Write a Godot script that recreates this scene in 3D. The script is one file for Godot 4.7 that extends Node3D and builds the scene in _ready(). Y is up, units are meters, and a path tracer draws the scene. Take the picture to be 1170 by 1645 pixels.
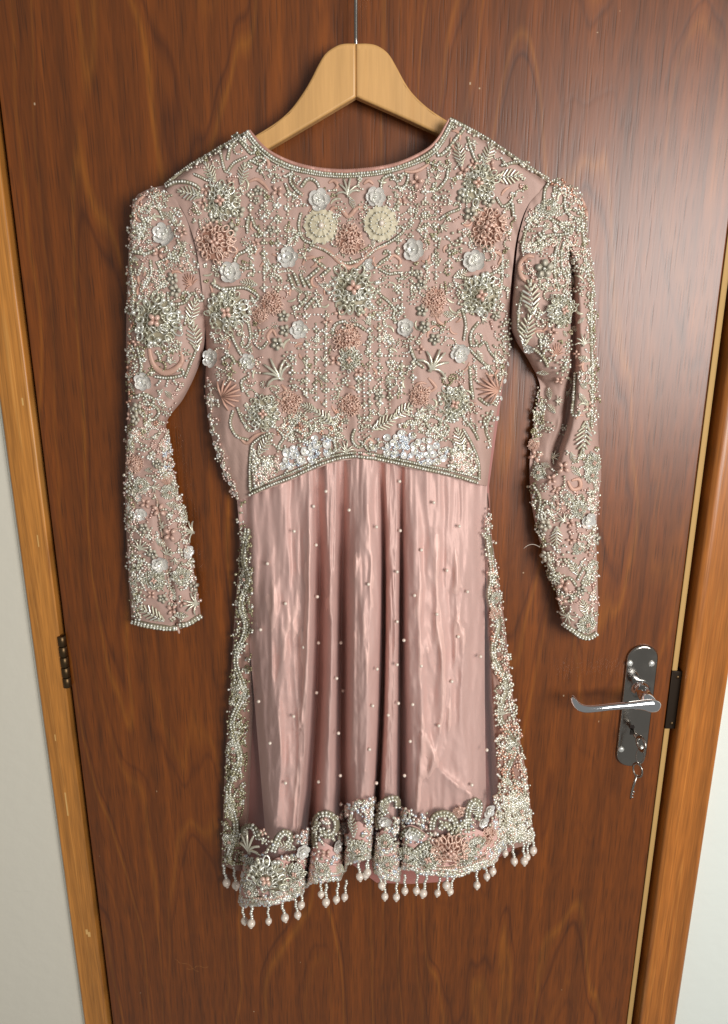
extends Node3D
# A beaded pink dress on a wooden hanger, hung on a varnished door. Metres, y up; the door's face is the plane z = 0.

const F := 1172.0            # focal length of the photograph in its own pixels
const TILT := deg_to_rad(-15.9)
const EYE := Vector3(0, 1.46, 0.836)
var rng := RandomNumberGenerator.new()
var cam_basis := Basis(Vector3.RIGHT, TILT)

func _ready():
	# ---- camera
	var cam := Camera3D.new()
	cam.name = "camera"
	cam.position = EYE
	cam.basis = cam_basis
	cam.fov = rad_to_deg(2.0 * atan(822.5 / F))
	cam.near = 0.02
	cam.far = 40.0
	add_child(cam)
	cam.current = true
	# ---- dim room all round, one big window to the right of the viewer
	var we := WorldEnvironment.new()
	we.name = "environment"
	var env := Environment.new()
	env.background_mode = Environment.BG_COLOR
	env.background_color = Color(0.52, 0.52, 0.515)
	env.tonemap_mode = Environment.TONE_MAPPER_LINEAR
	env.tonemap_exposure = 1.0
	env.sdfgi_enabled = true
	env.ssao_enabled = true
	env.ssil_enabled = true
	we.environment = env
	add_child(we)
	var win := AreaLight3D.new()
	win.name = "window_light"
	win.area_size = Vector2(0.85, 0.8)
	win.light_color = Color(1.0, 0.995, 0.985)
	win.light_energy = 3.6
	win.shadow_enabled = true
	win.position = Vector3(1.02, 1.52, 1.62)
	win.look_at_from_position(win.position, Vector3(0.05, 1.2, 0), Vector3.UP)
	add_child(win)
	rng.seed = 41
	make_materials()
	build_door()
	build_hanger()
	build_dress()
	build_keys()

# =====================================================================  placing
func P(px: float, py: float, z: float) -> Vector3:      # the point at distance z from the door seen at that place of the photograph
	var d := cam_basis * Vector3((px - 585.0) / F, (822.5 - py) / F, -1.0)
	return EYE + d * ((z - EYE.z) / d.z)

func PV(q: Vector2, z: float) -> Vector3:
	return P(q.x, q.y, z)

func mpp(px: float, py: float, z: float) -> float:      # metres in one pixel there
	var d := cam_basis * Vector3((px - 585.0) / F, (822.5 - py) / F, -1.0)
	return absf((z - EYE.z) / d.z) / F

func pl(a: Array) -> PackedVector2Array:                # [x, y, x, y ...] to points
	var o := PackedVector2Array()
	for i in range(0, a.size(), 2):
		o.append(Vector2(a[i], a[i + 1]))
	return o

func along(p: PackedVector2Array, t: float) -> Vector2:  # by arc length
	var total := 0.0
	for i in p.size() - 1:
		total += p[i].distance_to(p[i + 1])
	var want := clampf(t, 0, 1) * total
	for i in p.size() - 1:
		var l := p[i].distance_to(p[i + 1])
		if want <= l or i == p.size() - 2:
			return p[i].lerp(p[i + 1], clampf(want / maxf(l, 1e-6), 0, 1))
		want -= l
	return p[p.size() - 1]

func smooth(p: PackedVector2Array, per := 6) -> PackedVector2Array:  # Catmull-Rom through the points
	var o := PackedVector2Array()
	for i in p.size() - 1:
		var a := p[maxi(i - 1, 0)]
		var d := p[mini(i + 2, p.size() - 1)]
		for k in per:
			o.append(p[i].cubic_interpolate(p[i + 1], a, d, float(k) / per))
	o.append(p[p.size() - 1])
	return o

func even(p: PackedVector2Array, step: float) -> PackedVector2Array:
	var total := 0.0
	for i in p.size() - 1:
		total += p[i].distance_to(p[i + 1])
	var n := maxi(2, int(round(total / step)) + 1)
	var o := PackedVector2Array()
	var i := 0
	var acc := 0.0
	for k in n:
		var want := total * k / (n - 1)
		while i < p.size() - 2 and acc + p[i].distance_to(p[i + 1]) < want:
			acc += p[i].distance_to(p[i + 1])
			i += 1
		var l := maxf(p[i].distance_to(p[i + 1]), 1e-6)
		o.append(p[i].lerp(p[i + 1], clampf((want - acc) / l, 0, 1)))
	return o

func noise(seed_: int, freq: float, octaves := 3, kind := FastNoiseLite.FRACTAL_FBM) -> FastNoiseLite:
	var n := FastNoiseLite.new()
	n.noise_type = FastNoiseLite.TYPE_SIMPLEX_SMOOTH
	n.seed = seed_
	n.frequency = freq
	n.fractal_type = kind
	n.fractal_octaves = octaves
	return n

# =====================================================================  nodes
func thing(called: String, label: String, category: String, at: Vector3, group := "") -> Node3D:
	var o := Node3D.new()
	o.name = called
	o.position = at
	add_child(o, true)
	o.set_meta("label", label)
	o.set_meta("category", category)
	if group != "":
		o.set_meta("group", group)
	return o

func origin_of(n: Node) -> Vector3:
	var at := Vector3.ZERO
	while n is Node3D and n != self:
		at += n.position
		n = n.get_parent()
	return at

var used := {}
func numbered(called: String, parent: Node) -> String:
	var key := str(parent.get_instance_id()) + called
	var k: int = used.get(key, 0)
	used[key] = k + 1
	return called if k == 0 else "%s_%03d" % [called, k]

func part(called: String, mesh: Mesh, parent: Node, material: Material = null, at = null) -> MeshInstance3D:
	var o := MeshInstance3D.new()
	o.name = numbered(called, parent)
	o.mesh = mesh
	if material:
		o.material_override = material
	var base := origin_of(parent)
	var t: Transform3D = at if at != null else Transform3D.IDENTITY
	t.origin -= base
	o.transform = t
	parent.add_child(o, true)
	return o

func struct(called: String, mesh: Mesh, material: Material, label: String, category: String) -> MeshInstance3D:
	var o := part(called, mesh, self, material)
	o.set_meta("kind", "structure")
	o.set_meta("label", label)
	o.set_meta("category", category)
	return o

# =====================================================================  shapes
func tri_st() -> SurfaceTool:
	var st := SurfaceTool.new()
	st.begin(Mesh.PRIMITIVE_TRIANGLES)
	return st

func done(st: SurfaceTool, m: Material = null, into: ArrayMesh = null) -> ArrayMesh:
	if m:
		st.set_material(m)
	return st.commit(into) if into else st.commit()

# a flat outline (in x, y) made solid between two depths, its front edge rounded
func slab(poly: PackedVector2Array, z0: float, z1: float, bevel: float, rect: Rect2, steps := 3) -> ArrayMesh:
	var p := poly
	if Geometry2D.is_polygon_clockwise(p):
		p = p.duplicate()
		p.reverse()
	var n := p.size()
	var rings := []
	var deps := []
	rings.append(p)
	deps.append(z0)
	for s in steps + 1:
		var a := PI / 2 * s / steps
		var inset := bevel * (1.0 - cos(a))
		var q := PackedVector2Array()
		for i in n:
			var d0 := (p[i] - p[(i + n - 1) % n]).normalized()
			var d1 := (p[(i + 1) % n] - p[i]).normalized()
			var m := Vector2(-d0.y - d1.y, d0.x + d1.x)
			var l := maxf(m.length(), 0.3)
			m = m.normalized() * (2.0 / l)
			q.append(p[i] + m * inset * (-1.0 if Geometry2D.is_polygon_clockwise(p) else 1.0))
		rings.append(q)
		deps.append(z1 - bevel + bevel * sin(a))
	var st := tri_st()
	st.set_smooth_group(1)
	for k in rings.size() - 1:
		if k == 0:
			st.set_smooth_group(-1)
		else:
			st.set_smooth_group(1)
		for i in n:
			var j := (i + 1) % n
			for c in [[k, i], [k + 1, i], [k + 1, j], [k, i], [k + 1, j], [k, j]]:
				var v: Vector2 = rings[c[0]][c[1]]
				st.set_uv(Vector2((v.x - rect.position.x) / rect.size.x, 1.0 - (v.y - rect.position.y) / rect.size.y))
				st.add_vertex(Vector3(v.x, v.y, deps[c[0]]))
	st.set_smooth_group(-1)
	for cap in [[rings.size() - 1, true], [0, false]]:
		var ring: PackedVector2Array = rings[cap[0]]
		var tri := Geometry2D.triangulate_polygon(ring)
		for i in range(0, tri.size(), 3):
			var abc := [tri[i], tri[i + 1], tri[i + 2]]
			var cw := (ring[abc[1]] - ring[abc[0]]).cross(ring[abc[2]] - ring[abc[0]]) < 0
			if cw != cap[1]:
				abc.reverse()
			for c in abc:
				var v := ring[c]
				st.set_uv(Vector2((v.x - rect.position.x) / rect.size.x, 1.0 - (v.y - rect.position.y) / rect.size.y))
				st.add_vertex(Vector3(v.x, v.y, deps[cap[0]]))
	st.generate_normals()
	return st.commit()

func box_poly(x0: float, x1: float, y0: float, y1: float) -> PackedVector2Array:
	return PackedVector2Array([Vector2(x0, y0), Vector2(x1, y0), Vector2(x1, y1), Vector2(x0, y1)])

# a tube of elliptic section through points; radii per point as Vector2(across, in depth)
func tube(pts: PackedVector3Array, radii: Array, sides := 8, caps := true) -> ArrayMesh:
	var st := tri_st()
	add_tube(st, pts, radii, sides, caps)
	st.generate_normals()
	return st.commit()

func add_tube(st: SurfaceTool, pts: PackedVector3Array, radii: Array, sides := 8, caps := true, hint := Vector3(0, 0, 1)) -> void:
	var rings := []
	var n := pts.size()
	for i in n:
		var d := (pts[mini(i + 1, n - 1)] - pts[maxi(i - 1, 0)]).normalized()
		var side := d.cross(hint)
		if side.length() < 0.05:
			side = d.cross(Vector3(0, 1, 0.01))
		side = side.normalized()
		var up := side.cross(d).normalized()
		var r = radii[mini(i, radii.size() - 1)]
		var rr: Vector2 = r if r is Vector2 else Vector2(r, r)
		var ring := PackedVector3Array()
		for k in sides:
			var a := TAU * k / sides
			ring.append(pts[i] + side * cos(a) * rr.x + up * sin(a) * rr.y)
		rings.append(ring)
	st.set_smooth_group(2)
	for i in n - 1:
		for k in sides:
			var j := (k + 1) % sides
			for v in [rings[i][k], rings[i][j], rings[i + 1][j], rings[i][k], rings[i + 1][j], rings[i + 1][k]]:
				st.add_vertex(v)
	if caps:
		for e in [0, n - 1]:
			for k in sides:
				var j := (k + 1) % sides
				var tri := [pts[e], rings[e][j], rings[e][k]] if e == 0 else [pts[e], rings[e][k], rings[e][j]]
				for v in tri:
					st.add_vertex(v)

func arr(m: PrimitiveMesh) -> ArrayMesh:
	var a := ArrayMesh.new()
	a.add_surface_from_arrays(Mesh.PRIMITIVE_TRIANGLES, m.get_mesh_arrays())
	return a

func ball_mesh(seg: int, rings: int) -> ArrayMesh:
	var s := SphereMesh.new()
	s.radius = 1.0
	s.height = 2.0
	s.radial_segments = seg
	s.rings = rings
	return arr(s)

func ring_mesh(r: float, w: float, seg: int, sides: int) -> ArrayMesh:   # lies in the x, y plane
	var pts := PackedVector3Array()
	for i in seg + 1:
		var a := TAU * i / seg
		pts.append(Vector3(cos(a), sin(a), 0) * r)
	var st := tri_st()
	add_tube(st, pts, [w], sides, false)
	st.generate_normals()
	st.index()
	return st.commit()

func capsule_mesh() -> ArrayMesh:      # radius 1, from y -1 to 1 stretched when used
	var s := CapsuleMesh.new()
	s.radius = 0.25
	s.height = 2.0
	s.radial_segments = 6
	s.rings = 2
	return arr(s)

func lathe(profile: PackedVector2Array, sides := 20) -> ArrayMesh:  # x = radius, y = along z
	var st := tri_st()
	st.set_smooth_group(1)
	for i in profile.size() - 1:
		for k in sides:
			var a0 := TAU * k / sides
			var a1 := TAU * (k + 1) / sides
			var q := []
			for c in [[i, a0], [i, a1], [i + 1, a1], [i + 1, a0]]:
				var v: Vector2 = profile[c[0]]
				q.append(Vector3(v.x * cos(c[1]), v.x * sin(c[1]), v.y))
			for v in [q[0], q[2], q[1], q[0], q[3], q[2]]:
				st.add_vertex(v)
	st.generate_normals()
	return st.commit()

# =====================================================================  materials
var M := {}

func mat(called: String, c: Color, rough: float, metal := 0.0) -> StandardMaterial3D:
	var m := StandardMaterial3D.new()
	m.resource_name = called
	m.albedo_color = c
	m.roughness = rough
	m.metallic = metal
	M[called] = m
	return m

func srgb8(r: float, g: float, b: float) -> Color:
	return Color(r / 255.0, g / 255.0, b / 255.0)

func fibre(w: int, h: int, stretch: int, seed_: int, freq: float) -> PackedByteArray:   # streaks along the height
	var im: Image = noise(seed_, freq, 3).get_image(w, maxi(8, h / stretch), false, false, false)
	im.resize(w, h, Image.INTERPOLATE_CUBIC)
	im.convert(Image.FORMAT_L8)
	return im.get_data()

# plank texture: growth-ring contours stretched along the grain, pores, warm and dark streaks
func wood(w: int, h: int, wm: float, hm: float, base: Color, dark: Color, light: Color, seed_: int, contour: float, wide: float, pore: float, contrast := 1.0) -> Array:
	var n1 := noise(seed_, 1.0, 2)
	var n2 := noise(seed_ + 5, 1.0, 3)
	var fine := fibre(w, h, 14, seed_ + 9, 0.21)
	var pores := fibre(w, h, 34, seed_ + 13, 0.75)
	var mid := fibre(w, h, 40, seed_ + 17, 0.035)
	var data := PackedByteArray()
	data.resize(w * h * 3)
	var bump := PackedByteArray()
	bump.resize(w * h)
	var tone := PackedFloat32Array()
	for y in h:
		var ym := hm * y / h
		for x in w:
			var xm := wm * x / w
			var i := y * w + x
			var v := n1.get_noise_2d(xm * 3.1 * wide, ym * 0.42) * contour + xm * contour * 2.2 + n2.get_noise_2d(xm * 9.0 * wide, ym * 1.6) * contour * 0.16
			var f := v - floorf(v)
			var streak := clampf(1.0 - absf(f - 0.55) * 7.0, 0, 1)
			var edge := clampf(1.0 - absf(f - 0.80) * 14.0, 0, 1)
			var strong := 0.45 + 0.55 * sin(floorf(v) * 2.4 + ym * 1.7)
			var fi := fine[i] / 255.0 - 0.5
			var po := pores[i] / 255.0
			var mi := mid[i] / 255.0 - 0.5
			var k := 1.0 + (fi * 0.24 + mi * 0.36) * contrast
			var c := base.lerp(light, clampf(streak * maxf(strong, 0.0) * 0.70 + mi * 0.30, 0, 1)).lerp(dark, clampf(edge * (0.12 + 0.40 * absf(strong)), 0, 1))
			var hole := clampf((0.40 - po) * 5.0, 0, 1) * pore
			k *= 1.0 - 0.26 * hole
			data[i * 3] = clampi(int(c.r * k * 255.0), 0, 255)
			data[i * 3 + 1] = clampi(int(c.g * k * 255.0), 0, 255)
			data[i * 3 + 2] = clampi(int(c.b * k * 255.0), 0, 255)
			bump[i] = clampi(int(150 + fi * 60 - hole * 90 - edge * 20), 0, 255)
	return [Image.create_from_data(w, h, false, Image.FORMAT_RGB8, data), Image.create_from_data(w, h, false, Image.FORMAT_L8, bump)]

func wood_mat(called: String, pics: Array, rough: float, relief: float, coat := 0.0) -> StandardMaterial3D:
	var m := mat(called, Color.WHITE, rough)
	m.albedo_texture = ImageTexture.create_from_image(pics[0])
	m.heightmap_enabled = true
	m.heightmap_texture = ImageTexture.create_from_image(pics[1])
	m.heightmap_scale = relief
	if coat > 0:
		m.clearcoat_enabled = true
		m.clearcoat = coat
		m.clearcoat_roughness = 0.22
	return m

func make_materials() -> void:
	var door := wood(960, 1720, 0.78, 1.4, srgb8(116, 59, 13), srgb8(72, 33, 7), srgb8(146, 86, 22), 7, 7.0, 1.0, 1.0)
	# small chips and specks of pale paint on the varnish
	var r2 := RandomNumberGenerator.new()
	r2.seed = 5
	for i in 26:
		var q := Vector2i(r2.randi_range(5, 950), r2.randi_range(5, 1700))
		door[0].fill_rect(Rect2i(q, Vector2i(r2.randi_range(1, 2), r2.randi_range(1, 3))), srgb8(190, 165, 140))
	for sc in [[282, 1541, 320, 1560], [300, 1556, 335, 1552]]:
		for k in 40:
			var at := P(lerpf(sc[0], sc[2], k / 39.0) + sin(k * 0.6), lerpf(sc[1], sc[3], k / 39.0) + sin(k * 0.23) * 2.0, 0.0)
			door[0].set_pixel(clampi(int((at.x + 0.384) / 0.78 * 960.0), 0, 959), clampi(int((1.0 - (at.y - 0.4) / 1.4) * 1720.0), 0, 1719), srgb8(150, 96, 48))
	wood_mat("door_wood", door, 0.36, 0.03)
	M.door_wood.metallic_specular = 0.55
	var pine := wood(96, 1400, 0.06, 1.5, srgb8(186, 122, 54), srgb8(144, 84, 32), srgb8(204, 144, 74), 23, 5.0, 6.0, 0.5)
	for chip in [[104, 1274, 3, 34], [107, 1290, 2, 16], [141, 1498, 6, 8], [138, 1494, 5, 8], [140, 1345, 2, 40], [60, 860, 2, 14], [88, 1180, 2, 9], [35, 640, 3, 8]]:
		var at := P(chip[0], chip[1], 0.006)
		pine[0].fill_rect(Rect2i(clampi(int((at.x + 0.425) / 0.06 * 96.0), 0, 90), clampi(int((1.0 - (at.y - 0.4) / 1.5) * 1400.0), 0, 1390), chip[2], chip[3]), srgb8(224, 176, 108))
	wood_mat("pine_left", pine, 0.4, 0.03)
	wood_mat("pine_right", wood(96, 1400, 0.06, 1.5, srgb8(170, 102, 42), srgb8(136, 76, 28), srgb8(188, 122, 56), 31, 5.0, 6.0, 0.5), 0.32, 0.03)
	wood_mat("beech", wood(512, 256, 0.4, 0.2, srgb8(214, 164, 102), srgb8(200, 148, 88), srgb8(222, 174, 114), 51, 3.0, 0.5, 0.12, 0.3), 0.42, 0.02)
	mat("raw_wood", srgb8(190, 152, 92), 0.75)
	mat("gap", srgb8(30, 18, 12), 0.9)  # near-black puts shade into the door gaps, stops and keyhole
	for kind in [["plaster_dim", srgb8(224, 217, 200)], ["plaster_lit", srgb8(230, 233, 224)]]:  # dimmer and brighter copies of one plaster, light put into the colour
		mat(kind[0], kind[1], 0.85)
	var plaster: StandardMaterial3D = M.plaster_dim
	var pn := noise(77, 0.02, 4)
	var pim := pn.get_image(512, 512, false, false, true)
	plaster.heightmap_enabled = true
	plaster.heightmap_texture = ImageTexture.create_from_image(pim)
	plaster.heightmap_scale = 0.03
	plaster.uv1_triplanar = true
	plaster.uv1_world_triplanar = true
	plaster.uv1_scale = Vector3(3, 3, 3)
	for k in ["plaster_lit"]:
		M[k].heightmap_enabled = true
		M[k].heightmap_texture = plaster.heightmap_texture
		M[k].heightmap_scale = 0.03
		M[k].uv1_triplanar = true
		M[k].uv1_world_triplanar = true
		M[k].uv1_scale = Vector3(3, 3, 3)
	mat("halo_white", srgb8(238, 234, 218), 0.6)  # bright line along the frame, mostly an edge halo painted as a strip
	mat("chrome", srgb8(225, 226, 228), 0.07, 1.0)
	var plate := mat("chrome_plate", srgb8(158, 152, 144), 0.5, 1.0)  # chrome darkened, a dim room's reflection put into its colour
	var smudge := noise(61, 0.012, 4).get_image(256, 256, false, false, true)
	smudge.adjust_bcs(0.55, 0.8, 1.0)
	plate.roughness_texture = ImageTexture.create_from_image(smudge)
	plate.uv1_scale = Vector3(9, 9, 9)
	plate.uv1_triplanar = true
	mat("screw_metal", srgb8(214, 214, 208), 0.36, 0.55)
	mat("steel", srgb8(165, 160, 152), 0.25, 1.0)
	mat("bronze", srgb8(92, 72, 48), 0.4, 0.9)
	mat("dark_brass", srgb8(46, 34, 22), 0.5, 0.6)
	# cloth
	var weave := noise(91, 0.5, 2).get_image(256, 256, false, false, true)
	var crinkle := noise(92, 0.018, 4, FastNoiseLite.FRACTAL_RIDGED).get_image(512, 512, false, false, true)
	var satin := mat("satin", srgb8(228, 188, 176), 0.56, 0.2)
	satin.anisotropy_enabled = false
	satin.heightmap_enabled = true
	satin.heightmap_texture = ImageTexture.create_from_image(crinkle)
	satin.heightmap_scale = 0.035
	satin.uv1_scale = Vector3(5, 3.0, 1)
	satin.rim_enabled = true
	satin.rim = 0.3
	satin.rim_tint = 0.8
	var cloth := mat("cloth", srgb8(188, 155, 142), 0.62, 0.05)
	cloth.heightmap_enabled = true
	cloth.heightmap_texture = ImageTexture.create_from_image(weave)
	cloth.heightmap_scale = 0.03
	cloth.uv1_scale = Vector3(14, 14, 1)
	cloth.rim_enabled = true
	cloth.rim = 0.35
	cloth.rim_tint = 0.7
	var net := mat("net", srgb8(182, 160, 158), 0.6)
	net.albedo_color.a = 0.17
	net.transparency = BaseMaterial3D.TRANSPARENCY_ALPHA
	var panel := mat("panel_cloth", srgb8(160, 124, 110), 0.6)
	panel.heightmap_enabled = true
	panel.heightmap_texture = cloth.heightmap_texture
	panel.heightmap_scale = 0.03
	mat("border_cloth", srgb8(222, 178, 168), 0.6)
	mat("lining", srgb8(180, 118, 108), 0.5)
	mat("binding", srgb8(192, 142, 126), 0.45, 0.1)
	mat("silver", srgb8(236, 234, 222), 0.22, 0.5)
	mat("silver_green", srgb8(210, 206, 184), 0.28, 0.4)
	mat("silver_dark", srgb8(150, 150, 126), 0.35, 0.6)
	mat("copper", srgb8(230, 194, 174), 0.3, 0.2)
	mat("gimp", srgb8(146, 136, 112), 0.5, 0.2)
	mat("flower_shade", srgb8(176, 164, 138), 0.5, 0.1)  # darker backing colour, paints shade into the holes between bead loops
	mat("copper_shade", srgb8(172, 128, 108), 0.6, 0.1)
	mat("rose_pearl", srgb8(224, 186, 168), 0.25, 0.15)
	mat("pearl", srgb8(238, 222, 206), 0.22, 0.1)
	mat("sequin", srgb8(236, 232, 226), 0.2, 0.35)
	mat("white_petal", srgb8(216, 206, 186), 0.4, 0.1)
	mat("cream", srgb8(206, 194, 166), 0.55)
	mat("leaf_thread", srgb8(208, 202, 178), 0.36, 0.25)
	mat("pink_thread", srgb8(206, 164, 144), 0.5, 0.08)
	mat("blush_thread", srgb8(214, 168, 146), 0.5, 0.05)
	mat("mint_bugle", srgb8(214, 208, 188), 0.2, 0.3)
	var beads := mat("beads", Color.WHITE, 0.24, 0.5)
	beads.vertex_color_use_as_albedo = true

# =====================================================================  door, frame, wall
func build_door() -> void:
	var x0 := -0.3738
	var x1 := 0.3905
	var d := thing("door", "reddish brown varnished flush door the dress hangs on", "door", Vector3(0, 0, 0))
	part("door_leaf", slab(box_poly(x0, x1, 0.005, 1.98), -0.04, 0.0, 0.0015, Rect2(-0.384, 0.4, 0.78, 1.4)), d, M.door_wood)
	# peg above the picture that carries the hanger
	var peg_at := P(573, -62, 0.0)
	var pr := lathe(PackedVector2Array([Vector2(0.0001, 0.0), Vector2(0.006, 0.0), Vector2(0.006, 0.004), Vector2(0.0028, 0.006), Vector2(0.0028, 0.034), Vector2(0.005, 0.036), Vector2(0.005, 0.040), Vector2(0.0001, 0.041)]), 16)
	part("peg", pr, d, M.bronze, Transform3D(Basis.IDENTITY, peg_at + Vector3(0, 0, 0.0005)))
	# ---- lever handle on its long plate
	var hx := 0.3510
	var outline := PackedVector2Array()
	for i in 17:
		var a := PI * i / 16.0
		outline.append(Vector2(hx + 0.0198 * cos(a), 1.0300 + 0.019 * sin(a)))
	for i in 17:
		var a := PI + PI * i / 16.0
		outline.append(Vector2(hx + 0.0198 * cos(a), 0.8930 + 0.019 * sin(a)))
	var plate := part("handle_plate", slab(outline, 0.0003, 0.0042, 0.0028, Rect2(0, 0, 1, 1), 4), d, M.chrome_plate)
	for s in [Vector2(1012, 1065.5), Vector2(1047, 1066), Vector2(998, 1204), Vector2(1031, 1203)]:
		var c := PV(s, 0.0045)
		var sc := part("screw", lathe(PackedVector2Array([Vector2(0.0040, -0.0008), Vector2(0.0040, 0.0004), Vector2(0.0031, 0.0015), Vector2(0.0014, 0.0020), Vector2(0.0001, 0.0021)]), 16), plate, M.screw_metal, Transform3D(Basis.IDENTITY, c))
	var sp := Vector3(0.3518, 0.9885, 0.0)
	part("spindle_collar", lathe(PackedVector2Array([Vector2(0.0125, 0.0040), Vector2(0.0125, 0.0065), Vector2(0.0095, 0.009), Vector2(0.0085, 0.014), Vector2(0.0075, 0.042), Vector2(0.0001, 0.043)]), 24), plate, M.chrome, Transform3D(Basis.IDENTITY, sp))
	var lp := PackedVector3Array()
	var lr := []
	var keys := [[0.3625, 0.9850, 0.041, 0.0015, 0.001], [0.3615, 0.9855, 0.0412, 0.0065, 0.0034], [0.358, 0.9862, 0.042, 0.0092, 0.0046], [0.351, 0.9875, 0.0425, 0.0102, 0.0052], [0.341, 0.9888, 0.043, 0.0078, 0.0050], [0.326, 0.9890, 0.044, 0.0056, 0.0047], [0.304, 0.9875, 0.0445, 0.0048, 0.0045], [0.284, 0.9848, 0.0445, 0.0050, 0.0044], [0.270, 0.9838, 0.0435, 0.0056, 0.0042], [0.2625, 0.9860, 0.0405, 0.0054, 0.0040], [0.2585, 0.9905, 0.0355, 0.0046, 0.0034], [0.2572, 0.9935, 0.0315, 0.0030, 0.0024], [0.2570, 0.9945, 0.030, 0.0008, 0.0008]]
	for i in keys.size() - 1:
		for s in 4:
			var t := s / 4.0
			var ks := []
			for c in 5:
				ks.append(cubic_interpolate(keys[i][c], keys[i + 1][c], keys[maxi(i - 1, 0)][c], keys[mini(i + 2, keys.size() - 1)][c], t))
			lp.append(Vector3(ks[0], ks[1], ks[2]))
			lr.append(Vector2(ks[3] * 0.88, ks[4] * 0.9))
	part("lever", tube(lp, lr, 18), plate, M.chrome)
	var kh := PV(Vector2(1015.6, 1171.7), 0.0047)
	part("keyhole", slab(PackedVector2Array([Vector2(kh.x - 0.0022, kh.y - 0.008), Vector2(kh.x + 0.0022, kh.y - 0.008), Vector2(kh.x + 0.002, kh.y), Vector2(kh.x + 0.0035, kh.y + 0.003), Vector2(kh.x + 0.002, kh.y + 0.006), Vector2(kh.x - 0.002, kh.y + 0.006), Vector2(kh.x - 0.0035, kh.y + 0.003), Vector2(kh.x - 0.002, kh.y)]), 0.0043, 0.0045, 0.0001, Rect2(0, 0, 1, 1), 1), plate, M.gap)
	# ---- hinge on the other edge
	var hp := PackedVector3Array()
	var h0 := P(101, 1021, 0.004)
	var h1 := P(109, 1104, 0.004)
	for i in 5:
		var a := h0.lerp(h1, i / 5.0 + 0.006)
		var b := h0.lerp(h1, (i + 1) / 5.0 - 0.006)
		a.x = -0.3772
		b.x = -0.3772
		var kn := part("hinge", tube(PackedVector3Array([a, a.lerp(b, 0.04), a.lerp(b, 0.96), b]), [0.0042, 0.0050, 0.0050, 0.0042], 14), d, M.bronze)
	# ---- frame
	var f := thing("door_frame", "orange pine door frame with a pale bare edge and strike plate", "door frame", Vector3(-0.395, 0, 0))
	part("architrave", slab(box_poly(-0.4135, -0.3795, 0.0, 2.0), -0.03, 0.006, 0.003, Rect2(-0.425, 0.4, 0.06, 1.5)), f, M.pine_left)
	part("architrave", slab(box_poly(0.4042, 0.4580, 0.0, 2.0), -0.03, 0.016, 0.009, Rect2(0.402, 0.4, 0.06, 1.5), 5), f, M.pine_right)
	part("jamb", slab(box_poly(0.3922, 0.3988, 0.0, 2.0), -0.09, -0.0015, 0.0008, Rect2(0.39, 0.4, 0.02, 1.5)), f, M.raw_wood)
	part("jamb", slab(box_poly(0.3989, 0.4040, 0.0, 2.0), -0.09, -0.014, 0.0003, Rect2(0.39, 0.4, 0.02, 1.5)), f, M.gap)  # dark strip, shade beside the moulding put into its colour
	part("jamb", slab(box_poly(-0.3793, -0.3789, 0.0, 2.0), -0.09, -0.012, 0.0003, Rect2(0.39, 0.4, 0.02, 1.5)), f, M.gap)  # thin dark strip, shade of the hinge-side gap put into its colour
	part("stop", slab(box_poly(0.360, 0.3928, 0.0, 2.0), -0.06, -0.0425, 0.001, Rect2(0.39, 0.4, 0.02, 1.5)), f, M.gap)
	part("stop", slab(box_poly(-0.3787, -0.345, 0.0, 2.0), -0.06, -0.0425, 0.001, Rect2(0.39, 0.4, 0.02, 1.5)), f, M.gap)
	var s0 := P(1084, 1170, 0.0)
	var s1 := P(1088, 1078, 0.0)
	var strike := part("strike_plate", slab(box_poly(0.3912, 0.4045, s0.y, s1.y), -0.03, 0.0012, 0.0006, Rect2(0, 0, 1, 1)), f, M.dark_brass)
	for q in [s0.y + 0.008, s1.y - 0.008]:
		part("screw", lathe(PackedVector2Array([Vector2(0.0026, -0.0006), Vector2(0.0022, 0.0008), Vector2(0.0001, 0.001)]), 12), strike, M.bronze, Transform3D(Basis.IDENTITY, Vector3(0.399, q, 0.0014)))
	# ---- wall on both sides of the frame
	var wl := struct("wall_left", slab(box_poly(-1.5, -0.4185, 0.0, 2.4), -0.10, -0.004, 0.002, Rect2(0, 0, 1, 1)), M.plaster_dim, "white plastered wall, dimmer light put into its colour, beside the hinge side of the door", "wall")
	var wr := struct("wall_right", slab(box_poly(0.4610, 1.5, 0.0, 2.4), -0.10, 0.001, 0.002, Rect2(0, 0, 1, 1)), M.plaster_lit, "pale plastered wall, brighter light put into its colour, beside the handle side of the door", "wall")
	part("halo_strip", slab(box_poly(-0.4183, -0.4137, 0.0, 2.4), -0.05, -0.001, 0.0012, Rect2(0, 0, 1, 1)), wl, M.halo_white)  # added bright strip, mostly a halo along the frame
	part("halo_strip", slab(box_poly(0.4583, 0.4608, 0.0, 2.4), -0.05, 0.003, 0.001, Rect2(0, 0, 1, 1)), wr, M.halo_white)  # same added bright strip on the handle side

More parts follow.
